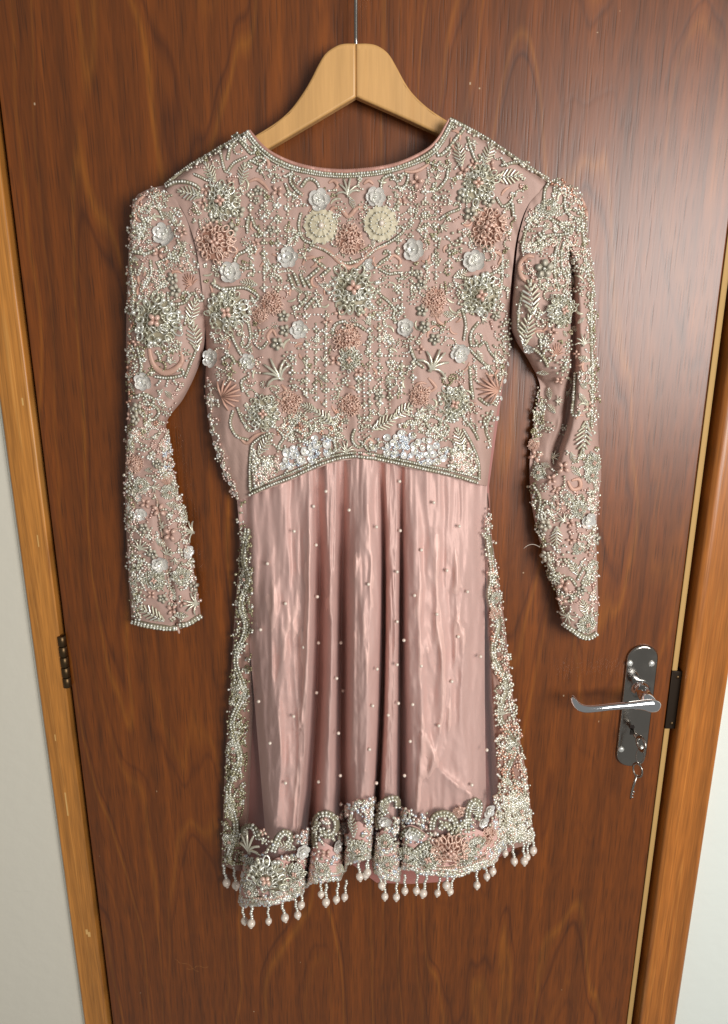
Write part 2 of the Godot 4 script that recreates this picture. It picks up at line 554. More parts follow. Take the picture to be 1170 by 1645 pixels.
# =====================================================================  hanger
func build_hanger() -> void:
	var z1 := 0.026
	var h := thing("clothes_hanger", "pale varnished wooden clothes hanger inside the neck of the dress", "clothes hanger", P(572, 155, 0.02))
	var left := pl([572, 69, 554, 69, 540, 73, 523, 85, 511, 104, 500, 126, 487, 148, 468, 174, 446, 194, 415, 214, 380, 234, 335, 262, 300, 285, 296, 297, 304, 303, 340, 289, 400, 256, 440, 233.5, 500, 198, 572, 155])
	var right := pl([572, 69, 592, 69, 608, 73, 624, 85, 637, 106, 650, 130, 664, 150, 686, 171, 712, 189, 742, 206, 780, 226, 830, 254, 846, 268, 842, 277, 830, 276, 790, 256, 740, 233, 702, 214, 640, 185, 572, 155])
	for side in [left, right]:
		var w := PackedVector2Array()
		var dense := smooth(side, 4)
		for q in dense:
			var v := PV(q, z1)
			if w.is_empty() or w[w.size() - 1].distance_to(Vector2(v.x, v.y)) > 0.0006:
				w.append(Vector2(v.x, v.y))
		if w[0].distance_to(w[w.size() - 1]) < 0.0008:
			w.remove_at(w.size() - 1)
		for i in w.size():
			var s: Vector2 = w[i]
			if absf(s.x - PV(Vector2(572, 155), z1).x) < 0.0004:
				s.x += -0.0002 if side == left else 0.0002
			w[i] = s
		part("arm", slab(w, 0.0135, z1, 0.0022, Rect2(-0.2, 1.5, 0.4, 0.2)), h, M.beech)
	# steel hook up to the peg
	var c := P(572, 69, 0.020)
	var peg := P(573, -62, 0.020)
	var hook := PackedVector3Array([c + Vector3(0, -0.01, 0), c + Vector3(0, 0.004, 0), c + Vector3(0, 0.02, 0)])
	var r := 0.013
	var cy := peg.y + 0.0028 + 0.0019 - r
	hook.append(Vector3(c.x, cy - 0.022, 0.02))
	for i in 15:
		var a := -PI * 0.35 + PI * 1.3 * i / 14.0
		hook.append(Vector3(peg.x + r * cos(a), cy + r * sin(a), 0.02))
	part("hook", tube(hook, [0.0019], 10), h, M.steel)

# =====================================================================  keys
func build_keys() -> void:
	var kh := P(1015.6, 1171.7, 0.0046)
	var k := thing("bunch_of_keys", "steel key in the lock with a second key hanging from its ring", "keys", kh)
	var key := part("key", tube(PackedVector3Array([kh + Vector3(0, 0, -0.002), kh + Vector3(0, 0, 0.012), kh + Vector3(0, 0, 0.0125), kh + Vector3(0, 0, 0.015), kh + Vector3(0, 0, 0.0155), kh + Vector3(0, 0, 0.024)]), [0.0022, 0.0022, 0.0032, 0.0032, 0.0022, 0.0022], 12), k, M.steel)
	# its bow, an upright oval ring seen nearly edge on
	var pts := PackedVector3Array()
	for i in 21:
		var a := TAU * i / 20.0
		pts.append(kh + Vector3(0.002 * cos(a), 0.0085 * sin(a), 0.032 + 0.0085 * cos(a)))
	part("bow", tube(pts, [Vector2(0.0016, 0.0024)], 8, false), key, M.steel)
	var low := kh + Vector3(0.001, -0.0085, 0.032)
	pts = PackedVector3Array()
	for i in 25:
		var a := TAU * i / 24.0
		pts.append(low + Vector3(0.0045 * sin(a), -0.0095 + 0.0105 * cos(a), 0.0015 * sin(a)))
	part("key_ring", tube(pts, [0.0009], 6, false), k, M.steel)
	var top := low + Vector3(-0.0005, -0.0215, 0.0)
	var hang := PackedVector3Array()
	pts = PackedVector3Array()
	for i in 21:
		var a := TAU * i / 20.0
		pts.append(top + Vector3(0.0035 * sin(a) - 0.001, -0.008 + 0.009 * cos(a), 0.006 * sin(a)))
	var k2 := part("key", tube(pts, [Vector2(0.0012, 0.0020)], 8, false), k, M.steel)
	var q := top + Vector3(-0.0015, -0.017, 0)
	part("blade", tube(PackedVector3Array([q, q + Vector3(-0.0025, -0.014, 0), q + Vector3(-0.004, -0.026, 0), q + Vector3(-0.0045, -0.034, 0)]), [Vector2(0.0016, 0.0022), Vector2(0.0016, 0.0022), Vector2(0.0013, 0.0020), Vector2(0.0008, 0.0010)], 8), k2, M.steel)
	for i in 3:
		var b := q + Vector3(-0.0038 - 0.0005 * i, -0.022 - 0.0042 * i, 0)
		part("bit", tube(PackedVector3Array([b, b + Vector3(0.0036 - 0.0006 * (i % 2), -0.0004, 0.001)]), [Vector2(0.0012, 0.0014)], 6), k2, M.steel)

# =====================================================================  the dress
const CELL := 3.0
const HW := 392
const HH := 552
var hb := PackedFloat32Array()       # how far the cloth stands from the door, looked up when something is sewn on

func reg(grid_px: Array, grid_z: Array, nu: int, nv: int) -> void:
	for j in nv:
		for i in nu:
			var k := j * (nu + 1) + i
			var a: Vector2 = grid_px[k]
			var b: Vector2 = grid_px[k + 1]
			var c: Vector2 = grid_px[k + nu + 1]
			var d: Vector2 = grid_px[k + nu + 2]
			var z: float = (grid_z[k] + grid_z[k + 1] + grid_z[k + nu + 1] + grid_z[k + nu + 2]) * 0.25
			var x0 := int(minf(minf(a.x, b.x), minf(c.x, d.x)) / CELL)
			var x1 := int(maxf(maxf(a.x, b.x), maxf(c.x, d.x)) / CELL)
			var y0 := int(minf(minf(a.y, b.y), minf(c.y, d.y)) / CELL)
			var y1 := int(maxf(maxf(a.y, b.y), maxf(c.y, d.y)) / CELL)
			for y in range(maxi(y0, 0), mini(y1, HH - 1) + 1):
				for x in range(maxi(x0, 0), mini(x1, HW - 1) + 1):
					var at := y * HW + x
					if hb[at] < z:
						hb[at] = z

func hz(px: float, py: float) -> float:
	var fx := px / CELL - 0.5
	var fy := py / CELL - 0.5
	var x := clampi(int(fx), 0, HW - 2)
	var y := clampi(int(fy), 0, HH - 2)
	var best := 0.0
	var ws := 0.0
	for dy in 2:
		for dx in 2:
			var h := hb[(y + dy) * HW + x + dx]
			if h > 0:
				var w := maxf(0.001, (1.0 - absf(fx - x - dx)) * (1.0 - absf(fy - y - dy)))
				best += h * w
				ws += w
	return best / ws if ws > 0 else -1.0

func spot(px: float, py: float) -> Array:       # [point on the cloth, its normal] or []
	var z := hz(px, py)
	if z < 0:
		return []
	var d := 4.0
	var zl := hz(px - d, py)
	var zr := hz(px + d, py)
	var zu := hz(px, py - d)
	var zd := hz(px, py + d)
	if zl < 0: zl = z - 0.003
	if zr < 0: zr = z - 0.003
	if zu < 0: zu = z
	if zd < 0: zd = z
	var lim := 0.006
	zl = clampf(zl, z - lim, z + lim)
	zr = clampf(zr, z - lim, z + lim)
	zu = clampf(zu, z - lim, z + lim)
	zd = clampf(zd, z - lim, z + lim)
	var ex := P(px + d, py, zr) - P(px - d, py, zl)
	var ey := P(px, py - d, zu) - P(px, py + d, zd)
	return [P(px, py, z), ex.cross(ey).normalized()]

func grid_mesh(pos: PackedVector3Array, uvs: PackedVector2Array, nu: int, nv: int) -> ArrayMesh:
	var nrm := PackedVector3Array()
	nrm.resize(pos.size())
	var w := nu + 1
	for j in nv + 1:
		for i in w:
			var du := pos[j * w + mini(i + 1, nu)] - pos[j * w + maxi(i - 1, 0)]
			var dv := pos[mini(j + 1, nv) * w + i] - pos[maxi(j - 1, 0) * w + i]
			nrm[j * w + i] = dv.cross(du).normalized()
	var idx := PackedInt32Array()
	for j in nv:
		for i in nu:
			var a := j * w + i
			idx.append_array(PackedInt32Array([a, a + 1, a + w + 1, a, a + w + 1, a + w]))
	var arrays := []
	arrays.resize(Mesh.ARRAY_MAX)
	arrays[Mesh.ARRAY_VERTEX] = pos
	arrays[Mesh.ARRAY_NORMAL] = nrm
	arrays[Mesh.ARRAY_TEX_UV] = uvs
	arrays[Mesh.ARRAY_INDEX] = idx
	var m := ArrayMesh.new()
	m.add_surface_from_arrays(Mesh.PRIMITIVE_TRIANGLES, arrays)
	return m

# a patch of cloth between four edges, each a line of points; zf(u, v, place) is how far it stands from the door
func patch(T: PackedVector2Array, R: PackedVector2Array, B: PackedVector2Array, L: PackedVector2Array, nu: int, nv: int, zf: Callable) -> ArrayMesh:
	var t := []
	var b := []
	for i in nu + 1:
		t.append(along(T, float(i) / nu))
		b.append(along(B, float(i) / nu))
	var l := []
	var r := []
	for j in nv + 1:
		l.append(along(L, float(j) / nv))
		r.append(along(R, float(j) / nv))
	var pos := PackedVector3Array()
	var uvs := PackedVector2Array()
	var gp := []
	var gz := []
	for j in nv + 1:
		var v := float(j) / nv
		for i in nu + 1:
			var u := float(i) / nu
			var q: Vector2 = t[i] * (1 - v) + b[i] * v + l[j] * (1 - u) + r[j] * u - (t[0] * (1 - u) * (1 - v) + t[nu] * u * (1 - v) + b[0] * (1 - u) * v + b[nu] * u * v)
			var z: float = zf.call(u, v, q)
			var p := PV(q, z)
			pos.append(p)
			uvs.append(Vector2(p.x, p.y))
			gp.append(q)
			gz.append(z)
	reg(gp, gz, nu, nv)
	return grid_mesh(pos, uvs, nu, nv)

func flat_back(poly: PackedVector2Array, z: float) -> ArrayMesh:
	var st := tri_st()
	var tri := Geometry2D.triangulate_polygon(poly)
	st.set_smooth_group(-1)
	for i in tri:
		st.add_vertex(PV(poly[i], z))
	st.generate_normals()
	return st.commit()

var dress: Node3D
var bodice: Node3D
var sleeve_a: Node3D     # on the hinge side
var sleeve_b: Node3D     # on the handle side
var skirt: Node3D
var hem: Node3D
var side_a: Node3D
var side_b: Node3D
var beads := {}          # parent -> [[transform, colour], ...]
var taken := PackedByteArray()          # where motifs are already sewn on, in cells of 2 pixels

# ---- the skirt's folds: place of each ridge and valley at the waist, half way and at the hem, and how far it stands out (mm)
var sx := [[379, 400, 391], [408, 422, 402], [450, 450, 432], [478, 480, 468], [498, 502, 488], [509, 514, 498], [522, 529, 510], [538, 541, 541], [552, 551, 553], [562, 561, 559], [583, 585, 578], [604, 610, 597], [612, 617, 603], [620, 623, 609], [630, 632, 624], [640, 641, 640], [646, 645, 644], [655, 652, 650], [688, 688, 688], [722, 722, 730], [748, 754, 774], [784, 787, 804]]
var sz := [[10, 14, 18], [24, 36, 42], [32, 47, 62], [33, 45, 60], [35, 54, 60], [31, 12, 4], [37, 50, 54], [36, 47, 52], [31, 8, 5], [36, 48, 52], [42, 62, 66], [38, 52, 56], [30, 6, 4], [36, 46, 50], [38, 52, 56], [35, 46, 50], [28, 3, 3], [35, 48, 54], [36, 52, 62], [33, 47, 62], [26, 43, 52], [8, 18, 22]]
var shem := [1449, 1456, 1454, 1446, 1436, 1424, 1418, 1414, 1402, 1388, 1383, 1378, 1378, 1402, 1412, 1416, 1392, 1396, 1405, 1408, 1394, 1362]
var stop_y := [792, 786, 770, 758, 750, 744, 738, 731, 728, 727, 727, 730, 731, 733, 735, 737, 738, 740, 746, 754, 762, 772]

func quad3(a: float, b: float, c: float, v: float) -> float:     # through v = 0, 0.42 and 0.9
	var m := 0.42
	var h := 0.9
	return a * (v - m) * (v - h) / (m * h) + b * v * (v - h) / (m * (m - h)) + c * v * (v - m) / (h * (h - m))

var lining_x := [[380, 404, 430], [410, 426, 437], [450, 451, 446], [478, 478, 468], [498, 498, 478], [509, 512, 490], [522, 527, 511], [538, 539, 533], [552, 549, 545], [562, 564, 565], [583, 585, 580], [604, 608, 596], [612, 616, 603], [620, 622, 611], [630, 631, 623], [640, 639, 635], [646, 645, 643], [655, 656, 662], [688, 690, 692], [722, 722, 730], [748, 750, 764], [783, 779, 782]]

func fold(u: float, v: float, soft := 0.0) -> Vector3:            # (px, py, z) of the cloth
	var n := sx.size() - 1
	var f := clampf(u, 0, 1) * n
	var i := mini(int(f), n - 1)
	var t := f - i
	var xs := []
	var zs := []
	for k in [i - 1, i, i + 1, i + 2]:
		var c := clampi(k, 0, n)
		var sx_c: Array = sx[c] if soft > 0.0 else lining_x[c]
		xs.append(quad3(sx_c[0], sx_c[1], sx_c[2], v))
		var z := quad3(sz[c][0], sz[c][1], sz[c][2], v)
		if soft > 0.0:
			var c0 := maxi(c - 1, 0)
			var c1 := mini(c + 1, n)
			var za := (quad3(sz[c0][0], sz[c0][1], sz[c0][2], v) + quad3(sz[c1][0], sz[c1][1], sz[c1][2], v)) * 0.5
			z = lerpf(z, maxf(z, lerpf(z, za, 0.16)), soft)
		zs.append(z)
	var x := cubic_interpolate(xs[1], xs[2], xs[0], xs[3], t)
	var z := cubic_interpolate(zs[1], zs[2], zs[0], zs[3], t)
	var y0 := lerpf(stop_y[i], stop_y[i + 1], t)
	var y1 := lerpf(shem[i], shem[i + 1], smoothstep(0, 1, t))
	return Vector3(x, lerpf(y0, y1, v), z * 0.001 * (1.0 + 0.16 * smoothstep(0.05, 0.4, v)))

func build_dress() -> void:
	hb.resize(HW * HH)
	hb.fill(-1.0)
	dress = thing("dress", "dusty pink long sleeved dress covered in silver and copper beading, pearl drops at the hem", "dress", P(585, 1400, 0.02))
	var wob := noise(3, 1.0, 3)
	var rid := noise(8, 1.0, 3, FastNoiseLite.FRACTAL_RIDGED)
	# ---------------- bodice
	var T := pl([262, 299, 280, 282, 300, 269, 325, 254, 350, 239, 375, 224, 400, 209, 410, 222, 425, 237, 445, 250, 470, 261, 495, 268, 520, 272, 548, 274, 575, 273.5, 610, 269, 640, 262, 668, 250, 690, 236, 705, 219, 714, 203, 722, 189, 750, 203, 780, 221, 805, 237, 830, 255, 858, 273, 885, 292])
	var B := pl([380, 804, 396, 800, 412, 793, 430, 786, 470, 771, 500, 757, 525, 747, 550, 740, 575, 737, 605, 741, 640, 748, 680, 757, 730, 768, 783, 781])
	var L := smooth(pl([262, 299, 292, 335, 312, 385, 322, 440, 328, 500, 332, 560, 330, 620, 336, 680, 349, 733, 365, 770, 380, 804]))
	var R := smooth(pl([885, 292, 850, 327, 832, 375, 824, 430, 819, 490, 819, 550, 809, 610, 797, 670, 789, 730, 783, 781]))
	var zf := func(u: float, v: float, q: Vector2) -> float:
		var s := absf(2 * u - 1)
		var e := lerpf(0.0388, 0.010, smoothstep(0.30, 0.58, v))
		var z: float = e + (0.041 - e) * pow(maxf(0.0, 1.0 - pow(s, 4.0)), 0.5)
		var sh := (1.0 - smoothstep(0.20, 0.225, u)) + smoothstep(0.775, 0.80, u)
		z = lerpf(z, minf(z, lerpf(0.016, z, smoothstep(-0.2, 1, v / 0.02))), clampf(sh, 0, 1))
		z += wob.get_noise_2d(q.x * 0.012, q.y * 0.006) * 0.004 + wob.get_noise_2d(q.x * 0.045, q.y * 0.005 + 9.0) * 0.0022 * smoothstep(480, 640, q.y)
		var band := 1.0 - smoothstep(0.02, 0.17, minf(u, 1 - u))
		z += rid.get_noise_2d(q.x * 0.020 - q.y * 0.004, q.y * 0.0035) * 0.0036 * band * smoothstep(0.05, 0.2, v)
		z += 0.0012 * exp(-pow((q.x - 580.0 - (q.y - 650) * 0.02) / 5.0, 2.0)) * smoothstep(560, 620, q.y) * -1.0
		return z
	bodice = part("bodice", patch(T, R, B, L, 130, 130, zf), dress, M.cloth)
	# ---------------- sleeve on the hinge side
	T = pl([212, 336, 213, 324, 222, 312, 240, 303, 262, 298])
	R = smooth(pl([262, 298, 293, 335, 314, 385, 325, 440, 330, 500, 329, 550, 318, 592, 295, 640, 268, 678, 272, 720, 279, 760, 292, 810, 303, 860, 312, 920, 320, 965, 323, 992]))
	B = pl([212, 1002, 240, 1008, 268, 1012, 287, 1012, 300, 1006, 323, 992])
	L = smooth(pl([212, 336, 207, 400, 204, 480, 203, 560, 206, 640, 203, 720, 201, 780, 203, 850, 207, 930, 212, 1002]))
	zf = func(u: float, v: float, q: Vector2) -> float:
		var s := absf(2 * u - 1)
		var e := lerpf(0.0375, 0.010, smoothstep(0.22, 0.40, v)) if u > 0.5 else lerpf(0.014, 0.009, v)
		var top := lerpf(0.039, 0.031, v)
		var z: float = e + (top - e) * pow(maxf(0.0, 1.0 - pow(s, 3.0)), 0.55)
		z += wob.get_noise_2d(q.x * 0.018, q.y * 0.011 + 40.0) * 0.0034
		z += rid.get_noise_2d((q.x + q.y) * 0.013, (q.y - q.x) * 0.006) * 0.0035 * exp(-pow((q.y - 690.0) / 90.0, 2))
		z = lerpf(minf(z, 0.020), z, smoothstep(-0.004, 0.022, v))
		if v > 0.8:        # cuff slit
			z -= 0.010 * exp(-pow((q.x - 283.0 + (1000.0 - q.y) * 0.12) / 3.2, 2)) * smoothstep(0.8, 0.97, v)
		z -= 0.004 * exp(-pow((q.x - 255.0 - (q.y - 840.0) * 0.16) / 7.0, 2)) * smoothstep(800, 830, q.y) * (1 - smoothstep(930, 970, q.y))
		return z
	sleeve_a = part("sleeve", patch(T, R, B, L, 44, 170, zf), dress, M.cloth)
	var back := L.duplicate()
	back.append_array(B)
	var rr := R.duplicate()
	rr.reverse()
	back.append_array(rr)
	part("sleeve_lining", flat_back(Geometry2D.offset_polygon(back, -1.5)[0], 0.0075), sleeve_a, M.lining)
	# ---------------- sleeve on the handle side: a long outer fold, a bent lobe over its upper half
	T = pl([885, 291, 897, 289, 912, 296, 926, 307, 938, 330])
	L = smooth(pl([885, 291, 852, 325, 835, 375, 828, 430, 824, 490, 826, 540, 850, 580, 868, 620, 861, 660, 855, 705, 851, 750, 853, 800, 862, 850, 876, 900, 892, 945, 903, 1000]))
	R = smooth(pl([938, 330, 945, 380, 951, 440, 957, 500, 959, 560, 960, 640, 961, 700, 966, 760, 962, 800, 958, 860, 960, 920, 961, 980, 959, 1022]))
	B = pl([903, 1000, 915, 1009, 930, 1021, 945, 1027, 959, 1022])
	var crease := smooth(pl([905, 360, 917, 430, 920, 500, 921, 560, 918, 620, 908, 680, 893, 730, 888, 780]))
	zf = func(u: float, v: float, q: Vector2) -> float:
		var s := absf(2 * u - 1)
		var e := lerpf(0.0375, 0.010, smoothstep(0.20, 0.36, v)) if u < 0.5 else 0.010
		var z: float = e + (lerpf(0.039, 0.031, v) - e) * pow(maxf(0.0, 1.0 - pow(s, 3.0)), 0.55)
		z += wob.get_noise_2d(q.x * 0.02, q.y * 0.010 + 90.0) * 0.003
		z = lerpf(minf(z, 0.020), z, smoothstep(-0.004, 0.022, v))
		var d := 1e9
		for i in crease.size() - 1:
			d = minf(d, Geometry2D.get_closest_point_to_segment(q, crease[i], crease[i + 1]).distance_to(q))
		z -= 0.027 * exp(-pow(d / 7.0, 2)) * smoothstep(385, 430, q.y) * (1 - smoothstep(720, 780, q.y))
		if q.y > 590 and q.y < 790:        # the inner half falls back below the elbow
			var along_y := smoothstep(590, 620, q.y) * (1 - smoothstep(740, 790, q.y))
			var cx := lerpf(921, 888, smoothstep(600, 770, q.y))
			z -= 0.017 * along_y * (1 - smoothstep(cx - 14, cx + 3, q.x))
		return maxf(z, 0.0085)
	sleeve_b = part("sleeve", patch(T, R, B, L, 60, 180, zf), dress, M.cloth)
	back = L.duplicate()
	back.append_array(B)
	rr = R.duplicate()
	rr.reverse()
	back.append_array(rr)
	part("sleeve_lining", flat_back(Geometry2D.offset_polygon(back, -1.5)[0], 0.0075), sleeve_b, M.lining)
	T = pl([856, 330, 880, 334, 904, 360])
	R = smooth(pl([904, 360, 912, 430, 916, 500, 917, 550, 915, 602]))
	B = pl([838, 556, 868, 580, 890, 596, 905, 607, 915, 602])
	L = smooth(pl([856, 330, 838, 380, 829, 430, 823, 490, 822, 530, 838, 556]))
	zf = func(u: float, v: float, q: Vector2) -> float:
		var s := 2 * u - 1
		var right: float = pow(maxf(0.0, 1.0 - pow(maxf(s, 0.0), 4.0)), 0.5)
		var left: float = pow(maxf(0.0, 1.0 - pow(maxf(-s, 0.0), 3.0)), 0.55)
		var low := pow(maxf(0.0, 1.0 - pow(v, 7.0)), 0.5)
		var e := lerpf(0.034, 0.014, smoothstep(0.45, 0.9, v))
		var z: float = e + (0.046 - e) * right * left * low
		z = lerpf(0.034, z, smoothstep(0.0, 0.35, v))
		return z + wob.get_noise_2d(q.x * 0.03, q.y * 0.014 + 10.0) * 0.003
	part("elbow_fold", patch(T, R, B, L, 40, 80, zf), sleeve_b, M.cloth)
	# ---------------- side panels of the skirt
	zf = func(u: float, v: float, q: Vector2) -> float:
		return 0.011 + 0.012 * sin(PI * u) * smoothstep(0, 0.3, v) + wob.get_noise_2d(q.x * 0.06, q.y * 0.01) * 0.004
	side_a = part("side_panel", patch(pl([383, 822, 400, 822]), smooth(pl([400, 822, 406, 872, 412, 930, 408, 1100, 402, 1250, 396, 1402])), pl([356, 1388, 372, 1396, 396, 1402]), smooth(pl([383, 822, 384, 900, 379, 960, 370, 1100, 361, 1250, 356, 1388])), 20, 110, zf), dress, M.panel_cloth)
	zf = func(u: float, v: float, q: Vector2) -> float:
		return 0.010 + 0.020 * sin(PI * pow(u, 0.8)) * smoothstep(0, 0.4, v) + wob.get_noise_2d(q.x * 0.06, q.y * 0.01 + 7.0) * 0.005
	side_b = part("side_panel", patch(pl([778, 792, 785, 792]), smooth(pl([785, 792, 790, 860, 801, 930, 812, 1010, 823, 1110, 836, 1190, 849, 1265, 858, 1354])), pl([792, 1362, 830, 1362, 858, 1354]), smooth(pl([778, 792, 778, 900, 780, 1050, 788, 1200, 792, 1362])), 24, 110, zf), dress, M.panel_cloth)
	# ---------------- skirt: satin, a net over it, an embroidered border
	var creases := []
	for cl in [[428, 850, 440, 950, 438, 1080, 452, 1200, 446, 1310], [462, 830, 468, 950, 474, 1080, 480, 1200, 470, 1330], [412, 1010, 424, 1130, 430, 1240, 440, 1320], [492, 800, 498, 900, 494, 1040, 484, 1160], [590, 780, 596, 900, 592, 1080, 588, 1240], [572, 900, 570, 1050, 566, 1220], [668, 790, 676, 900, 672, 1040, 680, 1160, 668, 1300], [706, 860, 702, 980, 714, 1100, 700, 1210, 672, 1300], [758, 830, 742, 960, 728, 1090, 716, 1200, 690, 1240], [748, 1010, 742, 1120, 752, 1230, 764, 1320], [690, 1190, 706, 1235, 736, 1262, 756, 1275], [735, 790, 730, 860, 738, 940]]:
		creases.append(smooth(pl(cl), 3))
	var nu := 250
	var nv := 150
	var pos := PackedVector3Array()
	var uvs := PackedVector2Array()
	var gp := []
	var gz := []
	for j in nv + 1:
		var v := float(j) / nv
		for i in nu + 1:
			var u := float(i) / nu
			var f := fold(u, v)
			var z := f.z
			var grow := smoothstep(0.0, 0.35, v)
			z += rid.get_noise_2d(f.x * 0.016 + f.y * 0.0016, f.y * 0.0042 - f.x * 0.002) * 0.0036 * grow
			z += rid.get_noise_2d(f.x * 0.036 - f.y * 0.006 + 50.0, f.y * 0.009) * 0.0012 * grow
			z += wob.get_noise_2d(f.x * 0.05, f.y * 0.004 + 20.0) * 0.0058 * (1.0 - 0.35 * smoothstep(0.1, 0.8, v))
			for cr in creases:
				var best := 1e9
				var sgn := 1.0
				if f.y < cr[0].y - 20 or f.y > cr[cr.size() - 1].y + 20:
					continue
				for s in cr.size() - 1:
					if f.y >= cr[s].y - 12 and f.y <= cr[s + 1].y + 12:
						var at := Geometry2D.get_closest_point_to_segment(Vector2(f.x, f.y), cr[s], cr[s + 1])
						var d := at.distance_to(Vector2(f.x, f.y))
						if d < best:
							best = d
							sgn = signf(f.x - at.x)
				if best < 40:
					z += 0.0062 * exp(-best / (5.0 if sgn > 0 else 12.0)) * grow
			var edge := minf(u, 1 - u)
			z = maxf(z, 0.006)
			var p := P(f.x, f.y, z)
			pos.append(p)
			uvs.append(Vector2(u * 0.5, p.y))
			gp.append(Vector2(f.x, f.y))
			gz.append(z)
	skirt = part("skirt", grid_mesh(pos, uvs, nu, nv), dress, M.satin)
	# net
	nu = 150
	nv = 90
	pos = PackedVector3Array()
	uvs = PackedVector2Array()
	gp = []
	gz = []
	for j in nv + 1:
		var v := float(j) / nv
		for i in nu + 1:
			var u := float(i) / nu
			var f := fold(u, v, 1.0)
			var z := f.z + 0.0045 + 0.006 * v + wob.get_noise_2d(f.x * 0.02, f.y * 0.006 + 60.0) * 0.003 * v
			if v < 0.03:
				z -= 0.006 * (1 - v / 0.03)
			pos.append(P(f.x, f.y, z))
			uvs.append(Vector2(u, v))
			gp.append(Vector2(f.x, f.y))
			gz.append(z)
	reg(gp, gz, nu, nv)
	var net := part("net_overlay", grid_mesh(pos, uvs, nu, nv), dress, M.net)
	# border in four lobes
	hem = net
	hem_border(0.0, 4.7, 0.905)
	hem_border(4.7, 11.9, 0.915)
	hem_border(11.9, 16.0, 0.90)
	hem_border(16.0, 21.0, 0.90)
	# back of the skirt and bodice, seen between the folds
	part("back_panel", flat_back(pl([300, 300, 330, 560, 336, 650, 372, 770, 396, 805, 394, 900, 372, 1100, 362, 1380, 420, 1402, 520, 1408, 560, 1384, 605, 1418, 660, 1420, 720, 1416, 790, 1384, 852, 1350, 820, 1120, 790, 900, 786, 780, 816, 560, 835, 400, 860, 310, 800, 270, 690, 300, 575, 330, 470, 310, 400, 270]), 0.0055), dress, M.lining)
	sew()

func hem_border(i0: float, i1: float, v0: float) -> void:
	var n := int((i1 - i0) * 10)
	var nv := 12
	var pos := PackedVector3Array()
	var uvs := PackedVector2Array()
	var gp := []
	var gz := []
	for j in nv + 1:
		for i in n + 1:
			var u := lerpf(i0, i1, float(i) / n) / 21.0
			var top := v0 - 0.012 * sin(u * 70.0)
			var v := lerpf(top, 1.0, float(j) / nv)
			var f := fold(u, v, 1.0)
			var z := f.z + 0.0075 + 0.006 * v
			pos.append(P(f.x, f.y, z))
			uvs.append(Vector2(f.x, f.y) * 0.0007)
			gp.append(Vector2(f.x, f.y))
			gz.append(z)
	reg(gp, gz, n, nv)
	var o := part("hem_border", grid_mesh(pos, uvs, n, nv), dress, M.border_cloth)

# =====================================================================  embroidery
var ball: ArrayMesh
var ball_s: ArrayMesh
var cap: ArrayMesh
var motif := {}
const PAL := {
	"silver": [[240, 236, 222], [224, 220, 202], [248, 246, 238], [190, 184, 162], [228, 218, 198]],
	"copper": [[220, 172, 148], [230, 188, 166], [206, 156, 132]],
	"olive": [[176, 168, 134], [150, 140, 108], [200, 192, 160]],
	"blue": [[222, 228, 234], [236, 238, 240], [204, 212, 222]],
	"blush": [[232, 204, 190], [236, 212, 200], [220, 182, 168]],
}

func tone(kind: String) -> Color:
	var c = PAL[kind][rng.randi() % PAL[kind].size()]
	return srgb8(c[0], c[1], c[2]).srgb_to_linear()

func bead(parent: Node3D, px: float, py: float, r_px: float, kind := "silver", lift := 0.6) -> void:
	var s := spot(px, py)
	if s.is_empty():
		return
	var r: float = r_px * mpp(px, py, s[0].z)
	var b := Basis.from_euler(Vector3(rng.randf() * TAU, rng.randf() * TAU, 0)).scaled(Vector3(r, r, r))
	b = b * Basis.from_scale(Vector3(1.0, rng.randf_range(0.75, 1.2), 1.0))
	if not beads.has(parent):
		beads[parent] = []
	beads[parent].append([Transform3D(b, s[0] + s[1] * r * lift), tone(kind)])

func frame(n: Vector3, rot: float) -> Basis:
	var x := Vector3(0, 1, 0).cross(n).normalized()
	var y := n.cross(x)
	return Basis(x, y, n) * Basis(Vector3(0, 0, 1), rot)

func put(kind: String, called: String, parent: Node3D, px: float, py: float, r_px: float, rot := 0.0, sy := 1.0) -> void:
	var s := spot(px, py)
	if s.is_empty():
		return
	var list: Array = motif[kind]
	var m: ArrayMesh = list[rng.randi() % list.size()]
	var n: Vector3 = (s[1] + Vector3(0, 0, 0.35)).normalized()
	r_px *= 1.08
	var r: float = r_px * mpp(px, py, s[0].z)
	var b := frame(n, rot) * Basis.from_scale(Vector3(r, r * sy, r))
	part(called, m, parent, null, Transform3D(b, s[0] + n * r * 0.04))
	take(Vector2(px, py), r_px * 0.9)

func stretched(at: Vector3, dir: Vector3, half: float, r: float) -> Transform3D:      # a capsule of radius r along dir
	var y := dir.normalized()
	var x := y.cross(Vector3(0.13, 0.2, 1)).normalized()
	var z := x.cross(y)
	return Transform3D(Basis(x * r * 4.0, y * half, z * r * 4.0), at)

func sphere_at(c: Vector3, r: Vector3) -> Transform3D:
	return Transform3D(Basis.from_scale(r), c)

func ring_at(c: Vector3, n: Vector3, r: float) -> Transform3D:
	var z := n.normalized()
	var x := z.cross(Vector3(0.3, 1, 0.1)).normalized()
	return Transform3D(Basis(x, z.cross(x), z).scaled(Vector3(r, r, r)), c)

